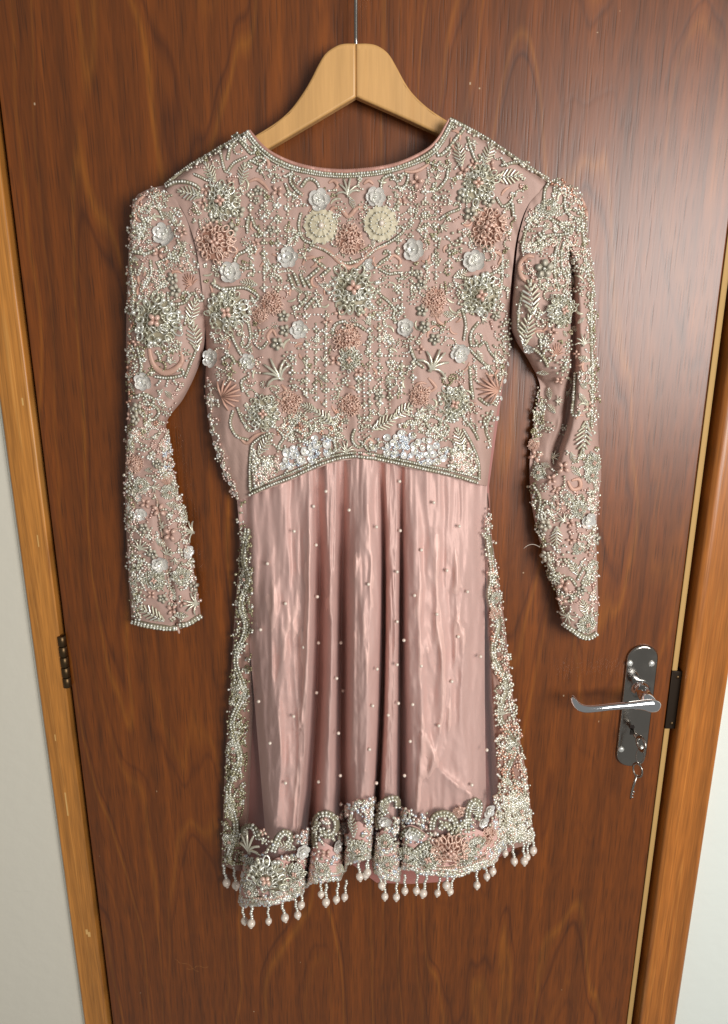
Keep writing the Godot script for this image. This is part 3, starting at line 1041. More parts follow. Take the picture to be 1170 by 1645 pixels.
func make_motifs() -> void:
	ball = ball_mesh(9, 5)
	ball_s = ball_mesh(7, 4)
	cap = capsule_mesh()
	var loop := petal_mesh()
	for key in ["rosette", "copper_flower", "gold_rosette", "sequin_flower", "cream_flower", "blossom", "leaf", "spray", "star", "drops", "fan", "disc", "tassel"]:
		motif[key] = []
	for variant in 3:
		# looped rosettes
		for set in [["rosette", M.silver_green, M.silver, M.rose_pearl, 24, 16], ["copper_flower", M.copper, M.copper, M.rose_pearl, 20, 14], ["gold_rosette", M.silver_green, M.silver, M.copper, 22, 15]]:
			var am := ArrayMesh.new()
			var st := tri_st()
			var st2 := tri_st()
			for k in set[4]:
				var a: float = TAU * k / set[4] + rng.randf_range(-0.12, 0.12)
				var d := Vector3(cos(a), sin(a), 0)
				var c := d * rng.randf_range(0.60, 0.94) + Vector3(0, 0, rng.randf_range(0.06, 0.20))
				(st if rng.randf() < 0.6 else st2).append_from(loop, 0, loop_at(c, d * rng.randf_range(0.1, 0.9) + Vector3(rng.randf_range(-0.3, 0.3), rng.randf_range(-0.3, 0.3), 1), rng.randf_range(0.13, 0.20)))
			for k in set[5]:
				var a: float = TAU * k / set[5] + rng.randf_range(-0.2, 0.2)
				var d := Vector3(cos(a), sin(a), 0)
				var c := d * rng.randf_range(0.30, 0.52) + Vector3(0, 0, rng.randf_range(0.14, 0.28))
				(st2 if rng.randf() < 0.6 else st).append_from(loop, 0, loop_at(c, d * rng.randf_range(0.2, 1.2) + Vector3(0, 0, 1), rng.randf_range(0.11, 0.16)))
			for k in 44:
				var a := rng.randf() * TAU
				(st2 if k % 3 else st).append_from(ball_s, 0, sphere_at(Vector3(cos(a), sin(a), 0) * rng.randf_range(0.25, 1.02) + Vector3(0, 0, rng.randf_range(0.05, 0.16)), Vector3.ONE * rng.randf_range(0.07, 0.11)))
			done(st, set[1], am)
			done(st2, set[2], am)
			var st3 := tri_st()
			for k in 4:
				var a := TAU * k / 4.0 + 0.4 + variant
				var d := Vector3(cos(a), sin(a), 0)
				st3.append_from(ball, 0, stretched(d * 0.14 + Vector3(0, 0, 0.36), d * 0.8 + Vector3(0, 0, 0.7), 0.17, 0.024))
			done(st3, set[3], am)
			var st0 := tri_st()  # added backing disc, its tone stands in for shade under the loops
			for k in 14:
				var a0 := TAU * k / 14.0
				var a1 := TAU * (k + 1) / 14.0
				for v in [Vector3(0, 0, 0.10), Vector3(cos(a1), sin(a1), 0.0) * 0.86, Vector3(cos(a0), sin(a0), 0.0) * 0.86]:
					st0.add_vertex(v)
			st0.generate_normals()
			done(st0, M.copper_shade if set[0] == "copper_flower" else M.flower_shade, am)
			motif[set[0]].append(am)
		# sequin flower: cupped discs round a stone
		var am2 := ArrayMesh.new()
		var sq := tri_st()
		sq.set_smooth_group(1)
		for ringn in [[6, 0.58, 0.40, 0.06, 0.5], [5, 0.30, 0.30, 0.2, 0.6]]:
			for k in ringn[0]:
				var a: float = TAU * k / ringn[0] + rng.randf_range(-0.15, 0.15) + ringn[3]
				var d := Vector3(cos(a), sin(a), 0)
				var c: Vector3 = d * ringn[1] + Vector3(0, 0, ringn[3])
				var n: Vector3 = (Vector3(0, 0, 1) - d * ringn[4] + Vector3(rng.randf_range(-0.25, 0.25), rng.randf_range(-0.25, 0.25), 0)).normalized()
				add_cup(sq, c, n, ringn[2] * rng.randf_range(0.9, 1.1))
		sq.generate_normals()
		done(sq, M.sequin, am2)
		var sb := tri_st()
		sb.append_from(ball, 0, sphere_at(Vector3(0, 0, 0.34), Vector3.ONE * 0.15))
		for k in 7:
			var a := rng.randf() * TAU
			sb.append_from(ball_s, 0, sphere_at(Vector3(cos(a), sin(a), 0) * rng.randf_range(0.2, 0.6) + Vector3(0, 0, 0.3), Vector3.ONE * 0.075))
		done(sb, M.silver, am2)
		motif.sequin_flower.append(am2)
		# disc: one loose sequin with its bead
		var am3 := ArrayMesh.new()
		var sd := tri_st()
		sd.set_smooth_group(1)
		add_cup(sd, Vector3(0, 0, 0.1), Vector3(rng.randf_range(-0.4, 0.4), rng.randf_range(-0.4, 0.4), 1).normalized(), 0.95)
		sd.generate_normals()
		done(sd, M.sequin, am3)
		var sd2 := tri_st()
		sd2.append_from(ball_s, 0, sphere_at(Vector3(0, 0, 0.25), Vector3.ONE * 0.3))
		done(sd2, M.silver, am3)
		motif.disc.append(am3)
		# small pale five-petalled blossom
		var am4 := ArrayMesh.new()
		var bl := tri_st()
		for k in 5:
			var a := TAU * k / 5.0 + rng.randf_range(-0.1, 0.1)
			var t := Transform3D(Basis(Vector3(0, 0, 1), a) * Basis(Vector3(0, 1, 0), -0.3), Vector3(cos(a), sin(a), 0) * 0.52 + Vector3(0, 0, 0.16))
			bl.append_from(ball, 0, t * sphere_at(Vector3.ZERO, Vector3(0.46, 0.36, 0.09)))
		done(bl, M.white_petal, am4)
		var bl2 := tri_st()
		bl2.append_from(ball_s, 0, sphere_at(Vector3(0, 0, 0.28), Vector3.ONE * 0.16))
		done(bl2, M.silver, am4)
		motif.blossom.append(am4)
		# leaf: rows of slanting tubes on a vein
		var am5 := ArrayMesh.new()
		var lf := tri_st()
		var lf2 := tri_st()
		for k in 7:
			var y := -0.85 + 1.6 * k / 6.0
			var wdt := 0.52 * sin(PI * (0.14 + 0.80 * k / 6.0))
			for s in [-1, 1]:
				var a := Vector3(0.03 * s, y - 0.12, 0.12)
				var b := Vector3(wdt * s, y + 0.24, 0.06)
				(lf if rng.randf() < 0.7 else lf2).append_from(cap, 0, stretched((a + b) * 0.5, b - a, (b - a).length() * 0.5 + 0.03, 0.062))
			lf2.append_from(ball_s, 0, sphere_at(Vector3(0, y, 0.19), Vector3.ONE * 0.075))
		done(lf, M.leaf_thread, am5)
		done(lf2, M.silver, am5)
		motif.leaf.append(am5)
		# spray: bent bugles fanning from a point
		var am6 := ArrayMesh.new()
		var sp := tri_st()
		for k in 6:
			var a := lerpf(-1.25, 1.25, k / 5.0) + rng.randf_range(-0.1, 0.1)
			var path := PackedVector3Array()
			for i in 5:
				var t := i / 4.0
				var bend := a * (0.5 + 0.6 * t)
				path.append(Vector3(sin(bend) * t * 1.15 - 0.1 * sin(a), -0.75 + cos(bend) * t * 1.5, 0.12 + 0.1 * sin(PI * t)))
			add_tube(sp, path, [0.07, 0.085, 0.085, 0.085, 0.07], 6)
		sp.generate_normals()
		done(sp, M.mint_bugle, am6)
		motif.spray.append(am6)
		# fan of thread stitches
		var am7 := ArrayMesh.new()
		var fn := tri_st()
		for k in 9:
			var a := lerpf(-1.5, 1.5, k / 8.0)
			var path := PackedVector3Array([Vector3(0, -0.6, 0.08), Vector3(sin(a) * 0.5, -0.6 + cos(a) * 0.75, 0.16), Vector3(sin(a) * 0.95, -0.6 + cos(a) * 1.4, 0.06)])
			add_tube(fn, path, [0.05, 0.075, 0.05], 5)
		fn.generate_normals()
		done(fn, M.blush_thread, am7)
		motif.fan.append(am7)
		# star: a knot of seed beads
		var am8 := ArrayMesh.new()
		var sr := tri_st()
		var sr2 := tri_st()
		for k in 13:
			var a := TAU * k / 8.0
			var rr := 0.0 if k == 12 else (0.85 if k < 8 else 0.42)
			(sr if rng.randf() < 0.6 else sr2).append_from(ball_s, 0, sphere_at(Vector3(cos(a) * rr, sin(a) * rr, 0.12 + 0.12 * (1 - rr)), Vector3.ONE * rng.randf_range(0.15, 0.22)))
		done(sr, M.silver, am8)
		done(sr2, M.silver_green, am8)
		motif.star.append(am8)
		# a few cut drops
		var am9 := ArrayMesh.new()
		var dr := tri_st()
		for k in 4:
			var a := TAU * k / 4.0 + rng.randf_range(-0.3, 0.3)
			var d := Vector3(cos(a), sin(a), 0)
			dr.append_from(ball, 0, stretched(d * 0.55 + Vector3(0, 0, 0.2), d + Vector3(0, 0, 0.2), 0.5, 0.065))
		done(dr, M.rose_pearl, am9)
		motif.drops.append(am9)
	# cream ruffled flower with a stone
	var am := ArrayMesh.new()
	for tier in [[1.0, 0.0, 11], [0.66, 0.14, 9]]:
		var pos := PackedVector3Array()
		var uvs := PackedVector2Array()
		for j in 8:
			for i in 49:
				var a := TAU * i / 48.0
				var r: float = tier[0] * (j / 7.0) * (1.0 + 0.07 * sin(tier[2] * a))
				var z: float = tier[1] + 0.06 + 0.16 * (1.0 - absf(j / 7.0 - 0.35)) + 0.045 * sin(tier[2] * a + 1.2) * j / 7.0 + 0.035 * sin(31.0 * a) * j / 7.0
				pos.append(Vector3(r * sin(a), r * cos(a), z))
				uvs.append(Vector2(i, j) * 0.05)
		var gm := grid_mesh(pos, uvs, 48, 7)
		var stc := tri_st()
		stc.append_from(gm, 0, Transform3D.IDENTITY)
		done(stc, M.cream, am)
	var st4 := tri_st()
	st4.append_from(ball, 0, sphere_at(Vector3(0, 0, 0.42), Vector3.ONE * 0.17))
	done(st4, M.pearl, am)
	var st5 := tri_st()
	for k in 40:
		var a := TAU * k / 20.0
		st5.append_from(ball_s, 0, sphere_at(Vector3(cos(a), sin(a), 0) * (0.97 if k < 20 else 0.62) + Vector3(0, 0, 0.2 if k < 20 else 0.36), Vector3.ONE * 0.055))
	for k in 8:
		var a := TAU * k / 8.0
		st5.append_from(ball_s, 0, sphere_at(Vector3(cos(a), sin(a), 0) * 0.26 + Vector3(0, 0, 0.36), Vector3.ONE * 0.06))
	done(st5, M.silver, am)
	motif.cream_flower.append(am)
	# pearl drop: y from 0 (sewn to the hem) to -1
	var td := ArrayMesh.new()
	var t1 := tri_st()
	for k in 6:
		t1.append_from(ball, 0, sphere_at(Vector3(0.02 * sin(k * 1.7), -0.06 - 0.105 * k, 0), Vector3(0.055, 0.055, 0.055)))
	done(t1, M.silver, td)
	var t2 := tri_st()
	t2.append_from(ball_mesh(14, 9), 0, sphere_at(Vector3(0, -0.79, 0), Vector3(0.135, 0.155, 0.135)))
	t2.append_from(ball, 0, sphere_at(Vector3(0, -0.965, 0), Vector3(0.055, 0.05, 0.055)))
	done(t2, M.pearl, td)
	motif.tassel.append(td)

func add_cup(st: SurfaceTool, c: Vector3, n: Vector3, r: float) -> void:
	var x := n.cross(Vector3(0.2, 1, 0.3)).normalized()
	var y := n.cross(x)
	var rings := [PackedVector3Array(), PackedVector3Array()]
	for k in 10:
		var a := TAU * k / 10.0
		rings[0].append(c + (x * cos(a) + y * sin(a)) * r * 0.45)
		rings[1].append(c + (x * cos(a) + y * sin(a)) * r + n * r * 0.28)
	for k in 10:
		var j := (k + 1) % 10
		for v in [c, rings[0][j], rings[0][k], rings[0][k], rings[0][j], rings[1][j], rings[0][k], rings[1][j], rings[1][k]]:
			st.add_vertex(v)

# one beaded loop: a long ring whose cord swells and narrows from bead to bead
func petal_mesh() -> ArrayMesh:
	var pts := PackedVector3Array()
	var radii := []
	for i in 21:
		var a := TAU * i / 20.0
		pts.append(Vector3(cos(a) * 1.15, sin(a) * 0.72, 0.10 * cos(2 * a)))
		radii.append(0.17 if i % 2 == 0 else 0.27)
	var st := tri_st()
	add_tube(st, pts, radii, 5, false)
	st.generate_normals()
	st.index()
	return st.commit()

func loop_at(c: Vector3, n: Vector3, r: float) -> Transform3D:      # its length points away from the middle
	var z := n.normalized()
	var x := Vector3(c.x, c.y, 0.0)
	x = (x - z * x.dot(z)).normalized()
	return Transform3D(Basis(x, z.cross(x), z).scaled(Vector3(r, r, r)), c)

# a string of seed beads sewn along a line
func beadline(parent: Node3D, pts: Array, r := 2.1, kind := "silver", double := 0.0, called := "bead_scroll", soft := true) -> void:
	var p := pl(pts)
	if soft:
		p = smooth(p)
	p = even(p, r * 1.9)
	var am := ArrayMesh.new()
	var mats: Array = {"silver": [M.silver, M.silver_green], "copper": [M.copper, M.rose_pearl], "olive": [M.silver_dark, M.silver_green], "blue": [M.sequin, M.silver], "blush": [M.rose_pearl, M.pearl]}[kind]
	var sts := [tri_st(), tri_st()]
	var any := false
	for i in p.size():
		var d := (p[mini(i + 1, p.size() - 1)] - p[maxi(i - 1, 0)]).normalized().orthogonal()
		for side in ([0.0] if double == 0.0 else [-1.0, 1.0]):
			var q: Vector2 = p[i] + d * side * double * 0.5 + Vector2(rng.randf_range(-0.3, 0.3), rng.randf_range(-0.3, 0.3))
			var s := spot(q.x, q.y)
			if s.is_empty():
				continue
			var rr: float = r * rng.randf_range(0.85, 1.12) * mpp(q.x, q.y, s[0].z)
			sts[0 if rng.randf() < 0.65 else 1].append_from(ball_s, 0, Transform3D(Basis.from_scale(Vector3(rr, rr, rr)), s[0] + s[1] * rr * 0.7))
			any = true
	if not any:
		return
	for k in 2:
		done(sts[k], mats[k], am)
	var path := PackedVector3Array()
	var width := []
	for q in even(p, r * 2.6):
		var s := spot(q.x, q.y)
		if not s.is_empty():
			var k := mpp(q.x, q.y, s[0].z)
			path.append(s[0])
			width.append(Vector2(r * 1.45 * k + double * 0.55 * k, r * 0.5 * k))
	if path.size() > 2:
		var sg := tri_st()
		add_tube(sg, path, width, 6)
		sg.generate_normals()
		done(sg, M.gimp, am)
	part(called, am, parent)
	for i in range(0, p.size(), 3):
		take(p[i], r * 1.6 + double * 0.5)

# a stitched cord of thread, thick in the middle
func cord(parent: Node3D, pts: Array, r: float, m: Material, called := "thread_scroll") -> void:
	var p := even(smooth(pl(pts)), 1.6)
	var path := PackedVector3Array()
	var radii := []
	for i in p.size():
		var s := spot(p[i].x, p[i].y)
		if s.is_empty():
			continue
		var t := float(i) / (p.size() - 1)
		var k := mpp(p[i].x, p[i].y, s[0].z)
		var w := r * (0.45 + 0.55 * sin(PI * clampf(t * 0.94 + 0.03, 0, 1))) * k * (0.88 if i % 2 == 0 else 1.08)
		path.append(s[0] + s[1] * w * 0.25)
		radii.append(Vector2(w, w * 0.55))
	if path.size() < 3:
		return
	part(called, tube(path, radii, 7), parent, m)
	for i in range(0, p.size(), 4):
		take(p[i], r)

func take(c: Vector2, r: float) -> void:
	if taken.is_empty():
		taken.resize(600 * 840)
	for y in range(maxi(0, int((c.y - r) / 2)), mini(839, int((c.y + r) / 2)) + 1):
		for x in range(maxi(0, int((c.x - r) / 2)), mini(599, int((c.x + r) / 2)) + 1):
			if Vector2(x * 2 + 1, y * 2 + 1).distance_to(c) <= r + 0.8:
				taken[y * 600 + x] = 1

func free_spot(q: Vector2, r: float) -> bool:
	for o in [Vector2.ZERO, Vector2(r, 0), Vector2(-r, 0), Vector2(0, r), Vector2(0, -r)]:
		var c: Vector2 = (q + o) / 2.0
		if taken[clampi(int(c.y), 0, 839) * 600 + clampi(int(c.x), 0, 599)]:
			return false
	return true

# small curls, knots and rows of loose beads between the motifs
func strew(parent: Node3D, poly: PackedVector2Array, tries: int, kinds: Array, r := 2.0, mind := true, gap := 2.0) -> void:
	var lo := Vector2(1e9, 1e9)
	var hi := -lo
	for q in poly:
		lo = lo.min(q)
		hi = hi.max(q)
	for t in tries:
		var q := Vector2(rng.randf_range(lo.x, hi.x), rng.randf_range(lo.y, hi.y))
		if not Geometry2D.is_point_in_polygon(q, poly) or (mind and not free_spot(q, gap)):
			continue
		var kind: String = kinds[rng.randi() % kinds.size()]
		var what := rng.randf()
		var a := rng.randf() * TAU
		if what < 0.42:       # curl
			var turn := rng.randf_range(0.28, 0.5) * (1 if rng.randf() < 0.5 else -1)
			var at := q
			for k in rng.randi_range(6, 11):
				if Geometry2D.is_point_in_polygon(at, poly):
					bead(parent, at.x, at.y, r * rng.randf_range(0.8, 1.1), kind)
				at += Vector2(cos(a), sin(a)) * r * 1.85
				a += turn * (1.0 + k * 0.09)
		elif what < 0.72:     # knot of four or five
			for k in rng.randi_range(3, 5):
				var at := q + Vector2(cos(a + k * 1.4), sin(a + k * 1.4)) * r * 1.3
				bead(parent, at.x, at.y, r * rng.randf_range(0.85, 1.25), kind)
		else:                 # short row
			for k in rng.randi_range(3, 5):
				var at := q + Vector2(cos(a), sin(a)) * r * 2.0 * k
				if Geometry2D.is_point_in_polygon(at, poly):
					bead(parent, at.x, at.y, r * rng.randf_range(0.8, 1.2), kind)

# loose beads and curls crowded along an edge
func frill(parent: Node3D, pts: Array, count: int, deep: float, kinds: Array, inward: Vector2) -> void:
	var p := smooth(pl(pts))
	for i in count:
		var q := along(p, rng.randf()) + inward * rng.randf_range(0.05, 1.0) * deep
		var a := rng.randf() * TAU
		var n := 1 if rng.randf() < 0.5 else rng.randi_range(2, 5)
		var kind: String = kinds[rng.randi() % kinds.size()]
		for k in n:
			bead(parent, q.x, q.y, rng.randf_range(1.5, 2.7), kind, 0.3)
			q += Vector2(cos(a), sin(a)) * 4.2
			a += 0.7

# some scrolls end in a curl
func curled(pts: Array) -> Array:
	if pts.size() < 6 or rng.randf() < 0.4:
		return pts
	var o := pts.duplicate()
	var n := o.size()
	var at := Vector2(o[n - 2], o[n - 1])
	var dir := (at - Vector2(o[n - 4], o[n - 3])).angle()
	var turn := 0.95 if rng.randf() < 0.5 else -0.95
	var step := 6.0
	for k in 4:
		dir += turn
		at += Vector2(cos(dir), sin(dir)) * step
		step *= 0.85
		o.append_array([at.x, at.y])
	return o

# fine stitched tendrils in thread between the beads
func tendrils(parent: Node3D, poly: PackedVector2Array, count: int) -> void:
	var lo := Vector2(1e9, 1e9)
	var hi := -lo
	for q in poly:
		lo = lo.min(q)
		hi = hi.max(q)
	for i in count:
		for tries in 20:
			var q := Vector2(rng.randf_range(lo.x, hi.x), rng.randf_range(lo.y, hi.y))
			if not Geometry2D.is_point_in_polygon(q, poly) or not free_spot(q, 4.0):
				continue
			var a := rng.randf() * TAU
			var turn := rng.randf_range(0.25, 0.7) * (1 if rng.randf() < 0.5 else -1)
			var pts := []
			for k in rng.randi_range(4, 6):
				pts.append_array([q.x, q.y])
				q += Vector2(cos(a), sin(a)) * 5.0
				a += turn
			cord(parent, pts, rng.randf_range(1.8, 2.6), [M.pink_thread, M.blush_thread, M.leaf_thread][rng.randi() % 3], "thread_tendril")
			break

# small motifs set into whatever room is left
func scatter(parent: Node3D, poly: PackedVector2Array, count: int, kinds: Array, r0: float, r1: float) -> void:
	var names := {"rosette": "beaded_flower", "copper_flower": "copper_flower", "leaf": "beaded_leaf", "spray": "bugle_spray", "star": "bead_knot", "drops": "cut_drops", "blossom": "blossom", "sequin_flower": "sequin_flower", "disc": "sequin", "fan": "thread_fan"}
	var lo := Vector2(1e9, 1e9)
	var hi := -lo
	for q in poly:
		lo = lo.min(q)
		hi = hi.max(q)
	for i in count:
		for tries in 25:
			var q := Vector2(rng.randf_range(lo.x, hi.x), rng.randf_range(lo.y, hi.y))
			var r := rng.randf_range(r0, r1)
			if Geometry2D.is_point_in_polygon(q, poly) and free_spot(q, r * 0.8):
				var kind: String = kinds[rng.randi() % kinds.size()]
				put(kind, names[kind], parent, q.x, q.y, r, rng.randf() * TAU)
				break

func motifs(parent: Node3D, list: Array) -> void:      # [kind, name, x, y, r, turn]
	for m in list:
		put(m[0], m[1], parent, m[2], m[3], m[4], m[5] if m.size() > 5 else rng.randf() * TAU, m[6] if m.size() > 6 else 1.0)

func sew() -> void:
	make_motifs()
	take(Vector2.ZERO, 1)
	# ---------------- neckline and waist trims
	var nk := [401, 209, 411, 222, 426, 238, 446, 251, 471, 262, 496, 269, 520, 273, 548, 275, 575, 274, 610, 270, 640, 263, 668, 251, 691, 237, 706, 220, 715, 204, 722, 191]
	cord(bodice, nk, 3.4, M.binding, "neck_binding")
	var nk2 := []
	for i in range(0, nk.size(), 2):
		nk2.append(nk[i] + (-2.5 if nk[i] < 480 else (3.5 if nk[i] > 660 else 0.0)))
		nk2.append(nk[i + 1] + (5.0 if nk[i] > 430 and nk[i] < 700 else 3.5))
	beadline(bodice, nk2, 2.4, "silver", 0.0, "neck_trim")
	var nk3 := []
	for i in range(0, nk2.size(), 2):
		nk3.append(nk2[i] + (-2.5 if nk[i] < 480 else (2.5 if nk[i] > 660 else 0.0)))
		nk3.append(nk2[i + 1] + 4.2)
	beadline(bodice, nk3, 1.7, "silver", 0.0, "neck_trim")
	beadline(bodice, [402, 794, 430, 781, 470, 766, 500, 752, 525, 742, 550, 735, 572, 733], 2.2, "silver", 0.0, "waist_trim")
	beadline(bodice, [404, 786, 432, 773, 470, 758, 500, 745, 525, 735, 550, 729, 572, 727], 1.8, "silver", 0.0, "waist_trim")
	beadline(bodice, [577, 734, 605, 737, 640, 744, 680, 753, 730, 764, 767, 775], 2.3, "silver", 0.0, "waist_trim")
	beadline(bodice, [577, 728, 605, 731, 640, 738, 680, 747, 730, 757, 769, 768], 1.8, "silver", 0.0, "waist_trim")
	beadline(bodice, [403, 788, 402, 760, 404, 720, 414, 706, 432, 696], 2.0, "silver", 0.0, "waist_trim")
	beadline(bodice, [770, 770, 768, 740, 757, 712, 744, 690], 2.0, "silver", 0.0, "waist_trim")
	# ---------------- bodice: big flowers first
	motifs(bodice, [
		["rosette", "beaded_flower", 357, 323, 29], ["gold_rosette", "beaded_flower", 768, 295, 29], ["rosette", "beaded_flower", 567, 464, 38], ["rosette", "beaded_flower", 366, 500, 33], ["rosette", "beaded_flower", 772, 473, 31],
		["rosette", "beaded_flower", 424, 664, 26], ["rosette", "beaded_flower", 728, 648, 27], ["gold_rosette", "beaded_flower", 562, 577, 19],
		["copper_flower", "copper_flower", 347, 391, 29], ["copper_flower", "copper_flower", 785, 366, 29], ["copper_flower", "copper_flower", 563, 386, 22], ["copper_flower", "copper_flower", 437, 487, 17], ["copper_flower", "copper_flower", 418, 507, 12],
		["copper_flower", "copper_flower", 698, 481, 18], ["copper_flower", "copper_flower", 559, 543, 21], ["copper_flower", "copper_flower", 467, 647, 18], ["copper_flower", "copper_flower", 563, 650, 17], ["copper_flower", "copper_flower", 674, 636, 16], ["copper_flower", "copper_flower", 701, 500, 10],
		["cream_flower", "cream_flower", 516, 364, 25], ["cream_flower", "cream_flower", 611, 360, 25],
		["sequin_flower", "sequin_flower", 371, 438, 18], ["sequin_flower", "sequin_flower", 513, 322, 18], ["sequin_flower", "sequin_flower", 464, 413, 17], ["sequin_flower", "sequin_flower", 603, 317, 17], ["sequin_flower", "sequin_flower", 665, 401, 18], ["sequin_flower", "sequin_flower", 761, 419, 19],
		["sequin_flower", "sequin_flower", 481, 529, 15], ["sequin_flower", "sequin_flower", 341, 576, 16], ["sequin_flower", "sequin_flower", 399, 580, 13], ["sequin_flower", "sequin_flower", 652, 527, 15], ["sequin_flower", "sequin_flower", 738, 567, 16], ["sequin_flower", "sequin_flower", 593, 425, 10],
		["blossom", "blossom", 346, 349, 11], ["blossom", "blossom", 383, 339, 12], ["blossom", "blossom", 372, 370, 12], ["blossom", "blossom", 743, 315, 11], ["blossom", "blossom", 785, 323, 11], ["blossom", "blossom", 756, 344, 12], ["blossom", "blossom", 456, 508, 10], ["blossom", "blossom", 458, 531, 10],
		["blossom", "blossom", 446, 552, 11], ["blossom", "blossom", 678, 499, 10], ["blossom", "blossom", 682, 525, 10], ["blossom", "blossom", 698, 545, 10],
		["leaf", "beaded_leaf", 338, 277, 16, 0.5], ["leaf", "beaded_leaf", 391, 279, 16, -0.25], ["leaf", "beaded_leaf", 306, 311, 19, 1.35], ["leaf", "beaded_leaf", 739, 249, 17, 0.2], ["leaf", "beaded_leaf", 784, 248, 17, -0.35], ["leaf", "beaded_leaf", 817, 284, 21, -1.5],
		["spray", "bugle_spray", 560, 302, 18, 0.0], ["spray", "bugle_spray", 443, 594, 24, 0.6], ["spray", "bugle_spray", 700, 580, 24, -0.6], ["fan", "thread_fan", 370, 632, 24, -1.2], ["fan", "thread_fan", 786, 622, 24, 1.2], ["spray", "bugle_spray", 556, 718, 14, 0.0],
		["drops", "cut_drops", 446, 308, 10], ["drops", "cut_drops", 670, 292, 11], ["drops", "cut_drops", 539, 579, 10], ["drops", "cut_drops", 331, 305, 9], ["drops", "cut_drops", 372, 297, 9], ["drops", "cut_drops", 327, 327, 9], ["drops", "cut_drops", 744, 276, 9], ["drops", "cut_drops", 788, 267, 9], ["drops", "cut_drops", 802, 286, 8], ["drops", "cut_drops", 760, 264, 8],
		["drops", "cut_drops", 545, 503, 9], ["drops", "cut_drops", 583, 502, 9], ["drops", "cut_drops", 355, 372, 8], ["drops", "cut_drops", 575, 598, 8],
		["star", "bead_knot", 734, 387, 15], ["star", "bead_knot", 466, 575, 11], ["star", "bead_knot", 552, 610, 11], ["star", "bead_knot", 781, 676, 14], ["star", "bead_knot", 810, 545, 13], ["star", "bead_knot", 660, 548, 10], ["star", "bead_knot", 548, 333, 9], ["star", "bead_knot", 585, 333, 9],
		["star", "bead_knot", 538, 358, 10], ["star", "bead_knot", 588, 355, 10], ["star", "bead_knot", 655, 368, 9], ["star", "bead_knot", 398, 590, 10], ["star", "bead_knot", 475, 618, 10], ["star", "bead_knot", 812, 522, 11], ["star", "bead_knot", 540, 640, 9], ["star", "bead_knot", 585, 690, 9],
		["leaf", "beaded_leaf", 618, 679, 21, -1.1], ["leaf", "beaded_leaf", 648, 660, 19, -1.0], ["leaf", "beaded_leaf", 520, 670, 18, 0.9], ["leaf", "beaded_leaf", 497, 655, 14, 1.2], ["leaf", "beaded_leaf", 738, 705, 18, 0.3], ["leaf", "beaded_leaf", 425, 715, 17, -0.6], ["leaf", "beaded_leaf", 400, 455, 13, 1.4], ["leaf", "beaded_leaf", 740, 440, 12, -1.1],
	])
	# thick thread scrolls round the middle
	cord(bodice, [505, 396, 525, 402, 545, 420, 560, 430, 576, 424, 596, 404, 622, 394], 4.2, M.pink_thread)
	cord(bodice, [528, 346, 535, 334, 548, 336, 560, 348, 573, 335, 587, 334, 594, 345], 3.8, M.pink_thread)
	for c in [[486, 425, 492, 416, 504, 414, 508, 424, 500, 430], [640, 430, 643, 418, 632, 410, 625, 418], [400, 292, 412, 288, 424, 296, 432, 306], [650, 275, 662, 276, 676, 272, 690, 262], [444, 540, 438, 530, 430, 540, 434, 550], [700, 508, 706, 518, 716, 522], [800, 425, 806, 412, 796, 405, 788, 410], [528, 294, 536, 290, 543, 298, 536, 306], [584, 296, 592, 290, 600, 296], [688, 607, 700, 622, 690, 630], [452, 618, 460, 628, 448, 634], [384, 700, 396, 712, 410, 700, 425, 694], [585, 715, 592, 705, 602, 712], [425, 250, 432, 262, 428, 275]]:
		cord(bodice, c, 3.0, M.pink_thread)
